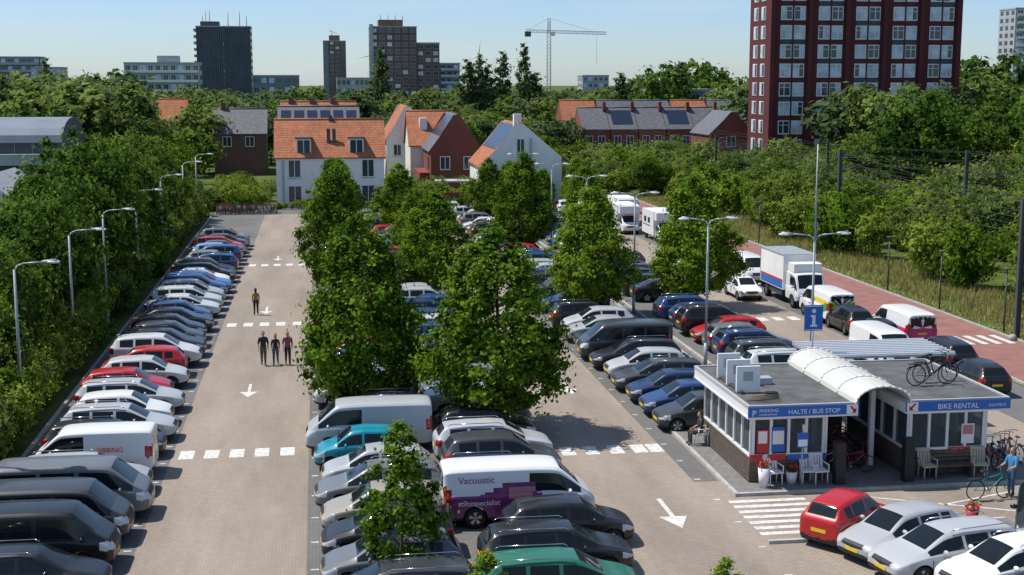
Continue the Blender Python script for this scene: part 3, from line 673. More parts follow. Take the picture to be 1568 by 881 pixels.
def gable(b,x0,x1,y0,y1,ze,zr,axis,wall,roof,ze2=None,ov=.25,apex=None,solar=0):
    ze2=ze2 or ze
    b.box(x0,x1,y0,y1,0,min(ze,ze2),wall)
    if axis=='x':
        ym=(y0+y1)/2; 
        for xx in(x0,x1): b.add([(xx,y0,ze),(xx,y1,ze),(xx,ym,zr)],[(0,1,2)],wall)
        n=(zr-ze)/(ym-y0)
        for(sy,s) in((y0,-1),(y1,1)):
            e=(sy+s*ov); ez=ze-ov*n
            vs=[(x0-ov,e,ez),(x1+ov,e,ez),(x1+ov,ym,zr),(x0-ov,ym,zr)]; vs+=[(p[0],p[1],p[2]+.14) for p in vs]
            b.add(vs,[(0,1,2,3),(4,5,6,7),(0,1,5,4),(1,2,6,5),(2,3,7,6),(3,0,4,7)],roof)
            if solar and s<0:
                for k in range(solar):
                    xa=x0+(x1-x0)*(k+.12)/solar; xb=x0+(x1-x0)*(k+.88)/solar
                    P_=lambda x,t:(x,y0+(ym-y0)*t,ze+(zr-ze)*t+.2)
                    b.quad(P_(xa,.2),P_(xb,.2),P_(xb,.85),P_(xa,.85),M['solar'])
        b.tube((x0-ov,ym,zr+.14),(x1+ov,ym,zr+.14),.13,None,roof,6)
    else:
        xm=apex or (x0+x1)/2
        for yy in(y0,y1): b.add([(x0,yy,min(ze,ze2)),(x1,yy,min(ze,ze2)),(x1,yy,ze2),(xm+.4,yy,zr),(xm-.4,yy,zr),(x0,yy,ze)],[(0,1,2,3,4,5)],wall)
        for(sx,z_) in((x0,ze),(x1,ze2)):
            s=-1 if sx<xm else 1; n=(zr-z_)/abs(xm-sx)
            e=sx+s*ov; ez=z_-ov*n
            vs=[(e,y0+.25,ez),(e,y1,ez),(xm,y1,zr),(xm,y0+.25,zr)]; vs+=[(p[0],p[1],p[2]+.14) for p in vs]
            b.add(vs,[(0,1,2,3),(4,5,6,7),(0,1,5,4),(1,2,6,5),(2,3,7,6),(3,0,4,7)],roof)
            if solar and s<0:
                P_=lambda y,t:(x0+(xm-x0)*t,y,ze+(zr-ze)*t+.2)
                for k in range(solar):
                    ya=y0+.8+(y1-y0-1.2)*(k+.04)/solar; yb=y0+.8+(y1-y0-1.2)*(k+.96)/solar
                    b.quad(P_(ya,.35),P_(ya,.93),P_(yb,.93),P_(yb,.35),M['solar'])
def winf(b,x,z,w,h,y,fr=None):
    b.box(x-w/2-.1,x+w/2+.1,y-.05,y+.01,z-.1,z+h+.1,fr or M['white']); b.box(x-w/2,x+w/2,y-.065,y,z,z+h,M['win']); b.box(x-.04,x+.04,y-.085,y,z,z+h,fr or M['white']); b.box(x-w/2-.15,x+w/2+.15,y-.14,y,z-.16,z-.1,M['concrete'])
b=MB(); gable(b,-4.8,7.7,158,167,5.9,10.0,'x',M['white'],M['tile'])
for x in(-2.7,1.4,5.8):
    winf(b,x,3.6,1.3,1.9,158); winf(b,x,.7,1.4,1.8,158) if x!=1.4 else b.box(.8,2.0,157.94,158,.1,2.4,M['dark'])
b.box(4.2,4.8,157.9,158.0,.2,2.6,M['win']); b.box(-4.9,7.8,157.82,157.98,5.55,5.85,M['whiteplastic'])
b.box(-4.1,-3.9,157.85,157.98,.1,5.5,M['galv'])
for x in(-1.6,4.5):
    b.box(x-.85,x+.85,158.4,161,6.1,8.0,M['white']); b.box(x-.7,x+.7,158.34,158.4,6.25,7.8,M['win']); b.box(x-.04,x+.04,158.31,158.36,6.25,7.8,M['white']); b.box(x-1,x+1,158.2,161.2,8.0,8.15,M['dark'])
for x in(1.1,1.75): b.box(x,x+.4,159.5,159.9,7,9.1,M['dark'])
b.box(1.4,1.8,162.2,162.8,9.8,10.6,M['dark'])
b.obj('white_house')
b=MB(); gable(b,-4.9,5.4,178,187,7.2,11.2,'x',M['brownbrick'],M['slate'],solar=6); 
b.box(-5.2,5.6,177.4,178,6.9,7.2,M['tile']); b.obj('terraced_house')
b=MB(); gable(b,-5,5.5,194,203,8,11.6,'x',M['brownbrick'],M['tile'],solar=0); 
for x in(-4,-1,2): b.box(x,x+.7,198,198.7,11,12.3,M['brick'])
b.obj('terraced_house')
b=MB(); gable(b,9.9,16.2,196,214,6.2,11,'y',M['white'],M['tile'])
for x in(11.5,14): winf(b,x,4,1,1.5,196)
b.obj('white_house')
b=MB(); gable(b,12.5,18.5,183.2,194,6,10.4,'x',M['white'],M['tile']); b.box(14,15,185.5,187,8,9.6,M['white']); b.obj('white_house')
b=MB(); gable(b,14.2,20.8,170,183,6.0,10.4,'y',M['brick'],M['slate'],solar=5)
for x in(16,19): winf(b,x,3.6,1.1,1.5,170); winf(b,x,.8,1.1,1.5,170)
b.box(12.9,14.2,172,182,0,3,M['brick']); b.box(14.1,14.2,173,174.5,3.5,5,M['win']); b.obj('brick_house')
b=MB(); gable(b,19,28.4,155.5,168.5,4.8,9.7,'y',M['white'],M['tile'],ze2=5.8,apex=23.4,solar=5)
winf(b,23.5,6.3,.8,1.6,155.5); 
for x in(21.2,26): winf(b,x,2.9,.9,1.2,155.5)
b.box(24.6,24.8,155.3,155.48,.1,8,M['galv']); b.box(22.95,23.85,157,158,9.4,10.8,M['white'])
b.obj('white_house')
b=MB()
for(x0,x1,y0,y1) in((13.0,18.9,154.5,154.75),(13,13.2,154.75,166),(15.8,16.0,155,166),(18.3,18.5,155,166)): b.box(x0,x1,y0,y1,0,1.9,M['brick'])
b.box(14.0,18.0,160,163,0,2.6,M['brick']); b.box(13.9,18.1,159.9,163.1,2.6,2.8,M['concrete']); b.obj('garden_wall')
b=MB(); xx=46.0
for k in range(5):
    gable(b,xx,xx+4.9,232,241,6.2,9.9,'x',M['brick'],M['slate'],solar=1 if k in(1,3) else 0,ov=.05); b.box(xx+4.4,xx+4.9,235.5,236.6,9.4,11,M['brick'])
    for q in(1.3,3.5): winf(b,xx+q,3.6,1.1,1.5,232)
    xx+=5.1
b.obj('terraced_houses')
b=MB(); gable(b,64.5,72,216,228,6,9.6,'y',M['brick'],M['slate']); winf(b,68,4,1.4,1.5,216); b.obj('brick_house')
b=MB()
for k in range(5): gable(b,48+k*7.6,55+k*7.6,262,270,7,10.8,'x',M['brick'],M['tile'] if k%3==0 else M['slate'],ov=.05)
b.obj('terraced_houses')
for(x0,y0,w_,hz,rf) in farhouses:
    b=MB(); gable(b,x0,x0+w_,y0,y0+8,hz-3.6,hz,'x',M['brownbrick'],M[rf]); winf(b,x0+2,hz-5.6,1.2,1.4,y0); winf(b,x0+5.5,hz-5.6,1.2,1.4,y0); b.box(x0+1,x0+1.7,y0+3.7,y0+4.4,hz-.6,hz+1.1,M['brick']); b.obj('brick_house')
b=MB(); b.box(-64,-27.5,152,166,0,8,M['dark'])
n=10; pts=[(152+7*(1-math.cos(math.pi*i/n)),8+2.6*math.sin(math.pi*i/n)) for i in range(n+1)]
for(a,c) in zip(pts[:-1],pts[1:]): b.quad((-64,a[0],a[1]),(-27.5,a[0],a[1]),(-27.5,c[0],c[1]),(-64,c[0],c[1]),M['bluegrey'])
for xx in(-64,-27.5): b.add([(xx,p[0],p[1]) for p in pts],[tuple(range(n+1))],M['dark'])
for i in range(20): b.box(-64+i*1.85,-63.9+i*1.85,151.9,152,0,8,M['bluegrey'])
b.box(-50,-27.5,151.0,151.89,5.6,6.8,M['concrete']); b.obj('sports_hall')
b=MB()
for k in range(3): gable(b,-38+k*4.6,-33.6+k*4.6,112,124,4.6+.2*k,6.9,'y',M['white'],M['concrete'],ov=.05); winf(b,-35.8+k*4.6,2.5,2,1.5,112)
b.obj('white_pavilion')
b=MB(); cx,cy=119,690
def lattice(p0,p1,w,n):
    p0=Vector(p0);p1=Vector(p1);d=(p1-p0).normalized();u=(Vector((0,0,1)) if abs(d.z)<.5 else Vector((1,0,0)));v=d.cross(u)
    cs=[u*w/2+v*w/2,u*w/2-v*w/2,-u*w/2-v*w/2,-u*w/2+v*w/2]
    for c in cs: b.tube(p0+c,p1+c,.14,None,M['cranem'],4)
    L=(p1-p0).length
    for i in range(n):
        a=p0+d*L*i/n;e=p0+d*L*(i+1)/n
        for j in range(4): b.tube(a+cs[j],e+cs[(j+1)%4],.09,None,M['cranem'],3)
lattice((cx,cy,0),(cx,cy,40),1.8,22); lattice((cx-12,cy,40.5),(cx+30,cy,39.5),1.3,26); lattice((cx,cy,40),(cx,cy,47),1.2,5)
b.tube((cx,cy,47),(cx+22,cy,40.8),.07,None,M['darksteel'],4); b.tube((cx,cy,47),(cx-11,cy,41),.07,None,M['darksteel'],4)
b.box(cx-12.5,cx-9.5,cy-1,cy+1,37.6,40.2,M['darksteel']); b.box(cx+1,cx+3,cy-1,cy+1,38,40,M['white']); b.tube((cx+25,cy,39),(cx+25,cy,24),.06,None,M['darksteel'],4); b.obj('tower_crane')
for(x,y,rot) in((59,1500,20),(178,1490,8)):
    b=MB(); b.tube((0,0,0),(0,0,51),1.5,.8,M['white']); b.box(-1,1,-3,2,50,52.5,M['white'])
    for k in range(3):
        a=R(rot+k*120); b.tube((0,-3.2,51),(math.sin(a)*23,-3.2,51+math.cos(a)*23),.9,.2,M['white'],6)
    b.obj('wind_turbine',(x,y,0)).scale=(.75,.75,.85)
# ------------------------------------------------------------------ kiosk
kb=MB(); b=kb
W_,F_,G_=M['wood'],M['whiteplastic'],M['win']
m,t,bs=newmat('kiosk_glass'); bs.inputs['Base Color'].default_value=(.35,.42,.45,1); bs.inputs['Roughness'].default_value=.05; bs.inputs['Transmission Weight'].default_value=.85; bs.inputs['IOR'].default_value=1.1; M['kglass']=m
def wallrun(x0,x1,y,front=True,wz=.95,nb=4,ztop=2.55):
    b.box(x0,x1,y,y+.12,.0,wz,W_)
    for k in range(6): b.box(x0,x1,y-.008,y,.03+k*.155,.045+k*.155,M['trim'])
    b.box(x0,x1,y-.02,y+.12,wz,wz+.09,F_); b.box(x0,x1,y-.01,y+.12,ztop-.22,ztop,F_)
    w=(x1-x0)/nb
    for k in range(nb+1):
        xx=x0+w*k; b.box(max(x0,xx-.05),min(x1,xx+.05),y-.018,y+.118,wz+.09,ztop-.22,F_)
    b.box(x0,x1,y+.05,y+.06,wz+.09,ztop-.22,M['kglass'])
def wallside(x,y0,y1,nb=5,wz=.95,ztop=2.55,s=1):
    b.box(x,x+.12,y0,y1,0,wz,W_); b.box(x-.02,x+.14,y0,y1,wz,wz+.09,F_); b.box(x-.01,x+.13,y0,y1,ztop-.22,ztop,F_)
    for k in range(6): b.box(x-.008,x+.128,y0,y1,.03+k*.155,.045+k*.155,M['trim'])
    w=(y1-y0)/nb
    for k in range(nb+1):
        yy=y0+w*k; b.box(x-.018,x+.138,max(y0,yy-.05),min(y1,yy+.05),wz+.09,ztop-.22,F_)
    b.box(x+.05,x+.06,y0,y1,wz+.09,ztop-.22,M['kglass'])
wallrun(.12,2.78,0,nb=4); wallside(0,0,5.8,6); wallside(2.78,.0,5.8,5); b.box(.12,2.78,5.68,5.8,0,2.55,W_)
wallrun(6.12,8.98,0,nb=4); wallside(6.0,0,5.8,5); wallside(8.98,0,5.8,5); b.box(6.12,8.98,5.68,5.8,0,2.55,W_)
b.box(.13,2.77,.2,5.6,.02,.03,M['tiles']); b.box(6.13,8.97,.2,5.6,.02,.03,M['tiles'])
b.box(.5,2.3,2.5,3.0,0,1.1,M['concrete']); b.box(6.5,8.5,1.8,2.3,0,1.05,M['wood'])
b.box(.25,.68,-.03,-.02,1.1,1.95,M['red']); b.box(.30,.63,-.036,-.03,1.45,1.9,F_); b.box(.8,1.3,-.03,-.02,1.12,2.05,M['blue']); b.box(.84,1.26,-.036,-.03,1.4,1.9,F_); b.box(1.95,2.15,-.03,-.02,1.2,2.1,F_)
b.box(8.1,8.6,-.03,-.02,1.15,1.9,F_); b.box(8.15,8.55,-.036,-.03,1.5,1.85,M['pinkwrap'])
b.box(.0,1.35,-.05,-.02,.80,1.03,M['red']); b.box(7.6,8.98,-.05,-.02,.80,1.03,M['red']); b.box(1.4,2.9,-.05,-.02,.80,1.0,M['blue'])
def canopy(x0,x1,y0,y1):
    b.box(x0,x1,y0,y1,2.551,2.62,F_); b.box(x0+.02,x1-.02,y0+.02,y1-.02,2.621,2.93,F_)
    b.box(x0+.1,x1-.1,y0+.1,y1-.1,2.94,2.99,M['roofing'])
    for(a,c,d,e) in((x0,x1,y0,y0+.1),(x0,x1,y1-.1,y1),(x0,x0+.1,y0+.1,y1-.1),(x1-.1,x1,y0+.1,y1-.1)): b.box(a,c,d,e,2.931,3.04,M['concrete'])
    b.box(x0-.01,x1+.01,y0-.03,y0-.003,2.62,2.98,M['blue'])
canopy(-.35,3.75,-.75,6.2); canopy(5.55,9.55,-.75,6.2)
b.box(3.3,3.72,-.786,-.78,2.63,2.97,F_); b.box(5.58,6.0,-.786,-.78,2.63,2.97,F_)
def ar(x0):
    b.add([(x0+.08,-.79,2.9),(x0+.14,-.79,2.94),(x0+.3,-.79,2.76),(x0+.24,-.79,2.72)],[(0,1,2,3)],M['red']); b.add([(x0+.33,-.79,2.86),(x0+.33,-.79,2.67),(x0+.15,-.79,2.67)],[(0,1,2)],M['red'])
ar(3.33)
b.add([(5.92,-.79,2.9),(5.86,-.79,2.94),(5.7,-.79,2.76),(5.76,-.79,2.72)],[(0,1,2,3)],M['red']); b.add([(5.66,-.79,2.86),(5.66,-.79,2.67),(5.84,-.79,2.67)],[(0,1,2)],M['red'])
n=12; xc,rx,rz=4.65,1.05,.62
arc=[(xc-rx*math.cos(math.pi*i/n),2.98+rz*math.sin(math.pi*i/n)) for i in range(n+1)]
for(a,c) in zip(arc[:-1],arc[1:]):
    p,q=-.85,6.2
    b.add([(a[0],p,a[1]),(c[0],p,c[1]),(c[0],q,c[1]),(a[0],q,a[1]),(a[0]*.98+xc*.02,p,a[1]-.03),(c[0]*.98+xc*.02,p,c[1]-.03),(c[0]*.98+xc*.02,q,c[1]-.03),(a[0]*.98+xc*.02,q,a[1]-.03)],[(0,1,2,3),(4,5,6,7),(0,1,5,4),(2,3,7,6)],M['poly'])
for yy in(-.86,.9,2.65,4.4,6.2): b.path([(p[0],yy,p[1]+.02) for p in arc],.035,M['whiteplastic'],5)
b.box(5.3,11.4,7.2,10.4,2.9,3.0,M['galv'])
for k in range(9): b.box(5.3,11.4,7.3+k*.37,7.36+k*.37,3.001,3.07,M['whiteplastic'])
for xx in(5.5,8.3,11.2): 
    for yy in(7.4,10.2): b.box(xx,xx+.1,yy,yy+.1,0,2.9,M['darksteel'])
for(x,y) in((-.1,1.4),(-.1,2.6),(-.1,3.8)): 
    b.box(x,x+.9,y,y+.12,3.05,4.0,F_); b.box(x+.25,x+.62,y-.012,y-.002,3.45,3.8,M['concrete'])
b.box(.0,.15,1.2,4.4,3.0,3.1,M['darksteel']); b.box(1.1,1.7,2.6,3.1,3.0,3.25,M['galv']); b.box(.9,1.3,.8,1.1,3.0,3.12,M['trim'])
for k in range(5): b.tube((-.2+.1*k,-.1+.15*k,3.08),(1.0+.05*k,-.1+.15*k,3.12),.03,None,M['wood'],5)
b.box(3.0,3.36,-.75,-.4,0,1.55,M['trim']); b.box(5.62,5.98,-.75,-.4,0,1.6,M['trim'])
b.box(5.2,5.38,1.5,1.68,0,2.9,F_); b.box(4.0,4.3,5.3,5.6,0,.9,M['galv'])
for xx in(3.5,4.9): b.box(xx,xx+.07,5.9,6.0,0,2.9,M['darksteel'])
b.box(2.92,5.98,6.1,6.19,0,2.4,W_)
b.box(5.45,5.9,2.5,4.6,.4,.45,W_)
ke=empty('kiosk_building',(15.25,45.3,.12)); kb.obj('structure',parent=ke)
text('HALTE / BUS STOP',(1.12,-.785,2.70),.235,M['whiteplastic'],ke); text('P',(-.22,-.785,2.66),.32,M['whiteplastic'],ke); text('PARKING',(.05,-.785,2.80),.17,M['whiteplastic'],ke); text('LAGEN/GEMAAK',(.05,-.785,2.68),.09,M['whiteplastic'],ke)
text('BIKE RENTAL',(6.75,-.785,2.69),.27,M['whiteplastic'],ke); text('EASYFIETS',(8.72,-.785,2.72),.15,M['whiteplastic'],ke)
text('Info',(.45,-.055,.84),.2,M['whiteplastic'],ke); text('Verhuur',(7.8,-.055,.84),.2,M['whiteplastic'],ke)
b=MB(); b.box(14.5,27.5,44.2,53.0,0,.115,M['tiles'])
for(a,c,d,e) in((14.35,14.499,44.05,53),(14.5,27.5,44.05,44.199)): b.box(a,c,d,e,0,.125,M['kerb'])
b.obj('pavement_island')
b=MB(); b.box(19.2,22.5,40.2,40.35,0,.12,M['kerb']); b.box(19.2,22.5,38.9,40.2,0,.11,M['tiles']); b.box(13.9,15.2,39.15,39.3,0,.12,M['kerb']); b.obj('kerb_island')
def chair(mt):
    b=MB(); 
    for sx in(-.22,.22):
        for sy in(-.2,.2): b.tube((sx,sy,0),(sx*.95,sy*.9,.43),.022,None,mt,6)
        b.tube((sx,.2,.43),(sx,.3,.9),.022,None,mt,6); b.path([(sx*1.15,-.18,.43),(sx*1.15,-.18,.64),(sx*1.15,.26,.66)],.022,mt)
    b.box(-.25,.25,-.24,.23,.42,.46,mt)
    for k in range(5): b.add([(-.22+k*.092,.21,.47),(-.15+k*.092,.21,.47),(-.15+k*.092,.31,.92),(-.22+k*.092,.31,.92)],[(0,1,2,3)],mt)
    b.box(-.25,.25,.29,.33,.86,.94,mt); return b
cw=chair(M['whiteplastic']).mesh('chair'); cc=chair(M['cream']).mesh('chair')
for(x,y,r) in((16.05,44.95,.15),(17.35,44.95,-.1),(17.75,44.9,.1)): put(cw,'plastic_chair',(x,y,.12),r,1.1)
for(x,y,r) in((21.9,44.9,.1),(23.9,44.85,-.2)): put(cc,'wicker_chair',(x,y,.12),r,1.1)
b=MB()
for k in range(4): b.box(-.8,.8,-.2+k*.12,-.11+k*.12,.43,.47,M['wood'])
for k in range(3): b.box(-.8,.8,.26,.30,.55+k*.14,.65+k*.14,M['wood'])
for x in(-.7,.65): b.box(x,x+.06,-.18,.25,0,.43,M['darksteel']); b.box(x,x+.06,.3,.34,0,.98,M['darksteel'])
bm_=b.mesh('bench'); put(bm_,'bench',(22.9,44.95,.12)); put(bm_,'bench',(20.0,47.6,.12),R(90))
def pot(x,y,z=.12,base='white',h=.75):
    b=MB(); b.tube((0,0,0),(0,0,h*.6),.16,.22,M['whiteplastic'] if base=='white' else (M['blue'] if base=='blue' else M['red']),12)
    b.ell((0,0,h*.6),(.2,.2,.03),M['bark'],10,4)
    g=random.Random(int(x*100))
    for k in range(90):
        a=g.uniform(0,6.28);r=g.uniform(0,.27);zz=h*.62+g.uniform(0,.26)*(1-r)
        c=Vector((r*math.cos(a),r*math.sin(a),zz)); u=Vector((g.gauss(0,1),g.gauss(0,1),g.gauss(0,1))).normalized()*.045; v=u.orthogonal().normalized()*.04
        b.add([c-u,c-v,c+u,c+v],[(0,1,2,3)],M['flower'] if k%3 else M['leafy'])
    b.obj('flower_pot',(x,y,z))
pot(15.6,44.7,base='white',h=1.2); pot(16.75,45.0); pot(19.6,40.0,.11,'red'); pot(21.0,39.7,.11,'red',.9)
b=MB(); b.tube((0,0,0),(0,0,2.1),.03,None,M['galv']); b.box(-.2,.2,-.03,0,1.45,2.0,M['blue']); b.box(-.17,.17,-.04,-.031,1.5,1.75,M['whiteplastic']); b.obj('bus_stop_sign',(16.95,44.55,.12))
# ------------------------------------------------------------------ bicycles
def bike(fr):
    b=MB()
    for x in(-.52,.55):
        b.torus((x,0,.34),.32,.02,M['tyre']); b.tube((x,-.03,.34),(x,.03,.34),.03,None,M['chrome'])
        for k in range(8):
            a=math.pi*k/4; b.tube((x,0,.34),(x+.31*math.cos(a),0,.34+.31*math.sin(a)),.003,None,M['chrome'],3)
    bb=(-.05,0,.30); seat=(-.22,0,.80); head=(.38,0,.82)
    for(a,c,r) in((bb,seat,.018),(bb,(.42,0,.70),.02),((-.19,0,.70),head,.018),((-.52,0,.34),bb,.012),((-.52,0,.34),(-.2,0,.72),.01),((.55,0,.34),head,.016),(head,(.34,0,1.02),.014)): b.tube(a,c,r,None,fr,6)
    b.tube((-.22,0,.8),(-.25,0,.92),.014,None,M['chrome']); b.ell((-.26,0,.95),(.14,.08,.04),M['trim'],10,6)
    b.path([(.24,-.28,1.06),(.36,-.2,1.06),(.36,.2,1.06),(.24,.28,1.06)],.014,M['trim']); b.tube((-.05,-.1,.2),(-.05,.1,.4),.012,None,M['chrome'],5)
    b.torus((-.05,.03,.30),.09,.012,M['chrome'],n=14,k=4); b.path([(-.85,0,.55),(-.75,0,.62),(-.35,0,.66)],.02,fr); b.box(-.8,-.35,-.07,.07,.70,.72,M['trim'])
    return b.mesh('bike')
bk=bike(M['trim']); bt=bike(M['teal']); br_=bike(M['red']); bs_=bike(M['galv'])
put(bt,'bicycle',(23.1,42.5,.01),.1,1.1)
put(bk,'bicycle',(22.9,47.0,3.1),.05,1.2); put(bk,'bicycle',(23.3,47.5,3.1),.1,1.15)
rk=empty('bicycle_rack')
for k in range(20): o=put(rnd.choice([bk,br_,bs_,br_]),'bike',(18.5+.05*(k%10)+rnd.uniform(-.1,.1)+(.0 if k<10 else .9),46.0+.4*(k%10),.12),R(rnd.uniform(-15,25)),1,rk); o.rotation_euler.x=R(rnd.uniform(-8,8))
o=empty('bicycle_parking')
for k in range(56): put(rnd.choice([bk,bs_,br_,bk]),'bike',(-11.2+k%28*.24,151.0+(k//28)*1.6,.02),R(90+rnd.uniform(-8,8)),1,o)
for k in range(5): put(rnd.choice([bk,bs_,br_]),'bicycle',(24.9+.35*k,46+.2*k,.12),R(80+rnd.uniform(-10,10)),1)
# ------------------------------------------------------------------ lamps, signs, masts
def lamp(x,y,h,arms,L=1.7,name='street_lamp',mt=None,z=0):
    mt=mt or M['galv']; b=MB(); b.tube((0,0,0),(0,0,1.2),.10,.095,mt,10); b.tube((0,0,1.2),(0,0,h-.25),.075,.05,mt,10)
    for s in arms:
        b.path([(0,0,h-.3),(s*.12,0,h-.1),(s*.35,0,h),(s*L*.7,0,h+.06)],.035,mt,6)
        b.tube((s*L*.66,0,h+.06),(s*L,0,h+.08),.06,.10,mt,8); b.ell((s*L*.92,0,h+.05),(.3,.13,.07),M['whiteplastic'],10,6)
    b.obj(name,(x,y,z))
for y in(45.5,57.1,69.6,80.5,95,110.1,128.2,142): lamp(-12.5,y,7.1,(1,))
for y in(65.7,81.7,97,112,128): lamp(19.6,y,7.6,(-1,1),1.4)
lamp(23.4,60.8,7.3,(-1,1),1.65)
b=MB(); b.tube((0,0,7),(0,0,11.6),.05,.03,M['galv'],8); b.obj('antenna_pole',(23.4,60.8,0))  # thin antenna extending above the lamp post
for(y) in(60.8,72.3,80.6,88.6,102.4,116.7,131): 
    b=MB(); b.tube((0,0,0),(0,0,3.7),.06,.045,M['darksteel'],8); b.tube((0,0,3.7),(0,0,3.8),.2,.22,M['darksteel'],10); b.obj('path_lamp',(39.6,y,0))
b=MB(); b.tube((0,0,0),(0,0,5.2),.045,None,M['galv'],8); b.box(-.4,.4,-.07,-.03,4.1,5.2,M['blue']); b.box(-.37,.37,-.075,-.07,4.13,4.16,M['whiteplastic']); b.box(-.37,.37,-.075,-.07,5.14,5.17,M['whiteplastic'])
b.box(-.07,.07,-.085,-.075,4.3,4.75,M['whiteplastic']); b.box(-.14,.07,-.087,-.073,4.7,4.78,M['whiteplastic']); b.box(-.16,.16,-.087,-.073,4.28,4.36,M['whiteplastic']); 
b.tube((0,-.088,4.95),(0,-.075,4.95),.09,None,M['whiteplastic'],14); b.obj('information_sign',(20.6,53.4,.0))
masts=[(39.4,70.5,8.0),(46,114,8.6),(52,92,8.2),(60,118,8.2),(55,140,8.2),(50,165,8.0),(68,150,8.5)]
for(x,y,h) in masts:
    b=MB()
    b.box(-.13,.13,-.02,.02,0,h,M['darksteel']); b.box(-.15,-.13,-.12,.12,0,h,M['darksteel']); b.box(.13,.15,-.12,.12,0,h,M['darksteel'])
    b.tube((0,0,h-.6),(2.4,0,h-.2),.04,None,M['darksteel'],5); b.tube((0,0,h-2),(2.4,0,h-1.2),.04,None,M['darksteel'],5); b.tube((2.4,0,h-1.2),(2.4,0,h),.03,None,M['darksteel'],5)
    b.obj('catenary_mast',(x,y,0))
b=MB()
def wire(a,c,sag=.5,n=10):
    pts=[Vector(a).lerp(Vector(c),i/n)-Vector((0,0,sag*4*(i/n)*(1-i/n))) for i in range(n+1)]
    b.path(pts,.016,M['darksteel'],3)
for dz in(0,.9,1.8):
    for k in(0,2.3):
        wire((56+k,40,7.6-dz),(52+k,92,7.6-dz),.5); wire((52+k,92,7.6-dz),(50+k,140,7.6-dz),.5); wire((50+k,140,7.6-dz),(46+k,200,7.6-dz),.5)
        wire((39.4+k,70.5,7.8-dz),(46+k,114,7.8-dz),.4); wire((46+k,114,7.8-dz),(44+k,165,7.8-dz),.4); wire((39.4+k,70.5,7.8-dz),(44+k,30,7.8-dz),.4)
        wire((68+k,60,8-dz),(60+k,118,8-dz),.5); wire((60+k,118,8-dz),(52+k,180,8-dz),.5)
b.obj('overhead_wires')
b=MB()
for k in range(7):
    b.ell((rnd.uniform(-2,2),rnd.uniform(-1.5,1.5),.15),(rnd.uniform(.2,.4),rnd.uniform(.2,.35),rnd.uniform(.18,.3)),M['stone'],8,6)
b.obj('boulders',(39.9,68.5,0))
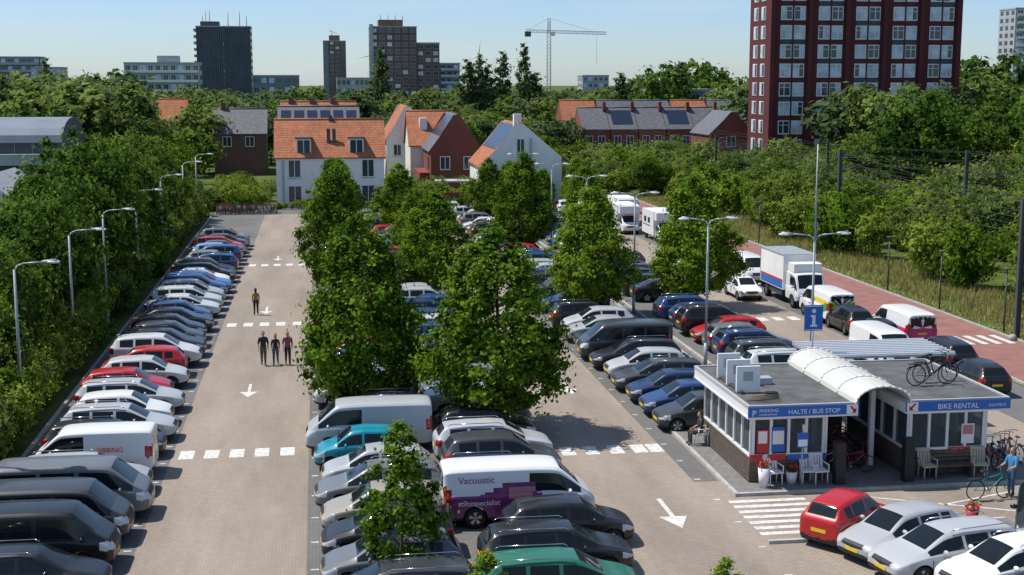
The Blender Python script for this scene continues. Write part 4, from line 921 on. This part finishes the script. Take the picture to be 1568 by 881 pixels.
# ------------------------------------------------------------------ people
def person(name,loc,rz,h,top,legs,pose='walk',female=False,hair=(.03,.02,.015),sleeve='short',skinc=(.45,.26,.18),phase=1):
    s=h/1.75
    mt_top=mat(name+'_shirt',top,.8); mt_leg=mat(name+'_trousers',legs,.8); mt_skin=mat(name+'_skin',skinc,.55); mt_hair=mat(name+'_hair',hair,.6); mt_shoe=mat(name+'_shoes',(.03,.03,.03),.6)
    J={};rad={}
    def j(k,x,y,z,r): J[k]=(x,y,z);rad[k]=r
    hw=.085 if not female else .095; sw=.185 if not female else .16
    sit=pose=='sit'; zp=.95 if not sit else .52
    j('pel',0,0,zp,.135 if not female else .145); j('wst',0,-.01,zp+.17,.115 if not female else .10); j('chs',0,-.01,zp+.36,.135 if not female else .12); j('nck',0,.0,zp+.535,.055); j('hed',0,-.02,zp+.62,.06)
    for q,sd in(('L',1),('R',-1)):
        st=phase*sd
        j('sh'+q,sd*sw,0,zp+.455,.062 if not female else .052)
        if pose=='walk': j('el'+q,sd*(sw+.055),.05*1+.05*st,zp+.19,.045); j('wr'+q,sd*(sw+.05),-.04+.14*st,zp-.05,.032)
        elif pose=='reach': j('el'+q,sd*(sw+.05),-.10,zp+.20,.046); j('wr'+q,sd*(sw+.02),-.34,zp+.14,.033)
        else: j('el'+q,sd*(sw+.05),-.04,zp+.2,.045); j('wr'+q,sd*(sw-.03),-.27,zp+.12,.032)
        j('hp'+q,sd*hw,0,zp-.04,.09)
        if sit: j('kn'+q,sd*.13,-.43,zp+.0,.062); j('an'+q,sd*.14,-.40,.09,.042); j('to'+q,sd*.16,-.56,.045,.035)
        else:
            k=0.0 if pose=='reach' else st
            j('kn'+q,sd*hw,-.05-.10*k,.50+.01,.062); j('an'+q,sd*hw,.02-.20*k,.09+(.05 if k<0 else 0),.042); j('to'+q,sd*(hw+.02),-.13-.20*k,.04+(.0 if k<0 else .0),.036)
    for k_ in rad: rad[k_]*=1.0 if k_ in('nck','hed') else 1.18
    names=list(J); E=[('pel','wst',mt_top),('wst','chs',mt_top),('chs','nck',mt_top),('nck','hed',mt_skin)]
    for q in'LR': E+=[('chs','sh'+q,mt_top),('sh'+q,'el'+q,mt_top),('el'+q,'wr'+q,mt_top if sleeve=='long' else mt_skin),('pel','hp'+q,mt_leg),('hp'+q,'kn'+q,mt_leg),('kn'+q,'an'+q,mt_leg),('an'+q,'to'+q,mt_shoe)]
    me=bpy.data.meshes.new('p'); me.from_pydata([J[n] for n in names],[(names.index(a),names.index(c)) for a,c,_ in E],[])
    def sk(o):
        m=o.modifiers.new('k','SKIN'); m.use_smooth_shade=True
        d=o.data.skin_vertices[0].data
        for i,n in enumerate(names): d[i].radius=(rad[n],rad[n]*(.72 if n in('pel','wst','chs') else 1)); d[i].use_root=(n=='pel')
        m2=o.modifiers.new('s','SUBSURF'); m2.levels=2; m2.render_levels=2
    r=evalmesh(me,[sk])
    def seg(p,a,c):
        a=Vector(a);c=Vector(c);d=c-a;t=max(0,min(1,(p-a).dot(d)/d.length_squared)); return (p-(a+d*t)).length
    mats=[]
    for p in r.polygons:
        best=min(E,key=lambda e:seg(p.center,J[e[0]],J[e[1]])-.3*min(rad[e[0]],rad[e[1]])); mats.append(best[2])
        if p.center.z<zp-.01 and best[2]==mt_top and best[0]=='pel': mats[-1]=mt_leg
    b=MB(); b.add([v.co[:] for v in r.vertices],[tuple(p.vertices) for p in r.polygons],mats,True)
    hz=zp+.70; b.ell((0,-.025,hz),(.077,.097,.118),mt_skin,16,12); b.ell((0,-.018,hz-.05),(.06,.085,.07),mt_skin,12,8)
    b.ell((0,.008,hz+.030),(.086,.104,.108),mt_hair,14,10)
    if female: b.ell((0,.06,hz-.09),(.08,.05,.15),mt_hair,12,8)
    b.add([(-.014,-.115,hz-.025),(.014,-.115,hz-.025),(0,-.142,hz-.03),(0,-.118,hz+.02)],[(0,1,2),(0,2,3),(2,1,3)],mt_skin)
    eye=M['trim']
    for sd in(-1,1): b.ell((sd*.03,-.114,hz+.005),(.012,.006,.007),eye,6,4); b.ell((sd*.08,-.01,hz-.01),(.012,.022,.032),mt_skin,8,6)
    b.ell((0,-.112,hz-.062),(.024,.006,.006),M['pinkwrap'],6,4)
    for q,sd in(('L',1),('R',-1)):
        w=Vector(J['wr'+q]); e=Vector(J['el'+q]); d=(w-e).normalized(); side=Vector((0,-1,0)); side=(side-d*side.dot(d)); side=side.normalized() if side.length>.2 else Vector((0,0,1)); nn=d.cross(side)
        b.tube(w,w+d*.09,.028,.034,mt_skin,8)
        for k,(o_,l) in enumerate(((-.027,.062),(-.009,.075),(.009,.07),(.027,.055))):
            p0=w+d*.085+side*o_; p1=p0+d*l*.55+nn*(-sd)*.008; p2=p1+d*l*.4+nn*(-sd)*.02; b.tube(p0,p1,.009,.008,mt_skin,5); b.tube(p1,p2,.008,.006,mt_skin,5)
        p0=w+d*.03+side*.03; p1=p0+d*.03+side*.03; b.tube(p0,p1,.011,.009,mt_skin,5); b.tube(p1,p1+d*.03,.009,.007,mt_skin,5)
    o=b.obj(name,loc,rz); o.scale=(s,s,s); return o
person('pedestrian_man',(-3.0,69,.01),.05,1.78,(.03,.03,.035),(.10,.085,.06))
person('pedestrian_woman',(-2.38,69.1,.01),-.05,1.64,(.02,.02,.022),(.06,.09,.14),female=True,phase=-1)
person('pedestrian_man',(-1.76,69.0,.01),.1,1.74,(.26,.06,.12),(.02,.025,.04),phase=1,hair=(.1,.08,.07))
person('pedestrian_woman',(-4.05,84.5,.01),math.pi,1.7,(.36,.2,.03),(.02,.02,.025),female=True,phase=-1)
person('cyclist_man',(24.0,42.7,.01),R(-70),1.78,(.05,.22,.45),(.04,.09,.18),pose='reach',hair=(.2,.13,.08))
person('seated_man',(14.95,50.6,.12),R(-90),1.75,(.03,.03,.035),(.05,.05,.06),pose='sit'); put(cw,'plastic_chair',(15.0,50.6,.12),R(-90),1.05)
person('kiosk_attendant',(22.3,46.1,.15),0,1.75,(.02,.02,.03),(.03,.03,.04),pose='reach')
# ------------------------------------------------------------------ light, sky, camera
w=bpy.data.worlds.new('World'); scene.world=w; w.use_nodes=True; nt=w.node_tree; bg=nt.nodes['Background']
sk=nt.nodes.new('ShaderNodeTexSky'); sk.sky_type='NISHITA'; sk.sun_disc=False
EL,AZ=60,-70
sk.sun_elevation=R(EL); sk.sun_rotation=R(AZ); sk.air_density=1.0; sk.dust_density=.3; sk.ozone_density=1.5
tc=nt.nodes.new('ShaderNodeTexCoord'); sx=nt.nodes.new('ShaderNodeSeparateXYZ'); nt.links.new(tc.outputs['Generated'],sx.inputs[0])
rp=nt.nodes.new('ShaderNodeValToRGB'); nt.links.new(sx.outputs[2],rp.inputs[0])
e=rp.color_ramp.elements; e[0].position=0; e[0].color=(.68,.82,1.1,1); e[1].position=.35; e[1].color=(1,1,1,1); q=e.new(.07); q.color=(.64,.80,1.12,1)
mx=nt.nodes.new('ShaderNodeMix'); mx.data_type='RGBA'; mx.blend_type='MULTIPLY'; mx.inputs[0].default_value=1
nt.links.new(sk.outputs[0],mx.inputs[6]); nt.links.new(rp.outputs[0],mx.inputs[7])
mp=nt.nodes.new('ShaderNodeMapping'); mp.inputs['Scale'].default_value=(3,3,22); nt.links.new(tc.outputs['Generated'],mp.inputs[0])
nz=nt.nodes.new('ShaderNodeTexNoise'); nz.inputs['Scale'].default_value=1.6; nz.inputs['Detail'].default_value=7; nt.links.new(mp.outputs[0],nz.inputs['Vector'])
mr=nt.nodes.new('ShaderNodeMapRange'); mr.inputs[1].default_value=.52; mr.inputs[2].default_value=.8; mr.inputs[4].default_value=.35; nt.links.new(nz.outputs['Fac'],mr.inputs[0])
m2=nt.nodes.new('ShaderNodeMix'); m2.data_type='RGBA'; m2.inputs[7].default_value=(5.5,6,6.3,1)
nt.links.new(mr.outputs[0],m2.inputs[0]); nt.links.new(mx.outputs[2],m2.inputs[6]); nt.links.new(m2.outputs[2],bg.inputs[0])
bg.inputs[1].default_value=.13
L=bpy.data.lights.new('sun','SUN'); L.energy=5.0; L.angle=R(.53); L.color=(1,.95,.87)
lo=bpy.data.objects.new('sun',L); d=Vector((math.sin(R(AZ))*math.cos(R(EL)),math.cos(R(AZ))*math.cos(R(EL)),math.sin(R(EL))))
lo.rotation_euler=d.to_track_quat('Z','Y').to_euler(); lo.location=(0,0,60); col.objects.link(lo)
cd=bpy.data.cameras.new('camera'); cd.lens=2050/1568*36; cd.sensor_width=36; cd.clip_end=9000; cd.clip_start=.5
co=bpy.data.objects.new('camera',cd); co.location=(0,0,14.5); co.rotation_euler=(R(90-8.72),0,R(-8.23)); col.objects.link(co); scene.camera=co
scene.view_settings.view_transform='Standard'; scene.view_settings.look='None'; scene.view_settings.exposure=0
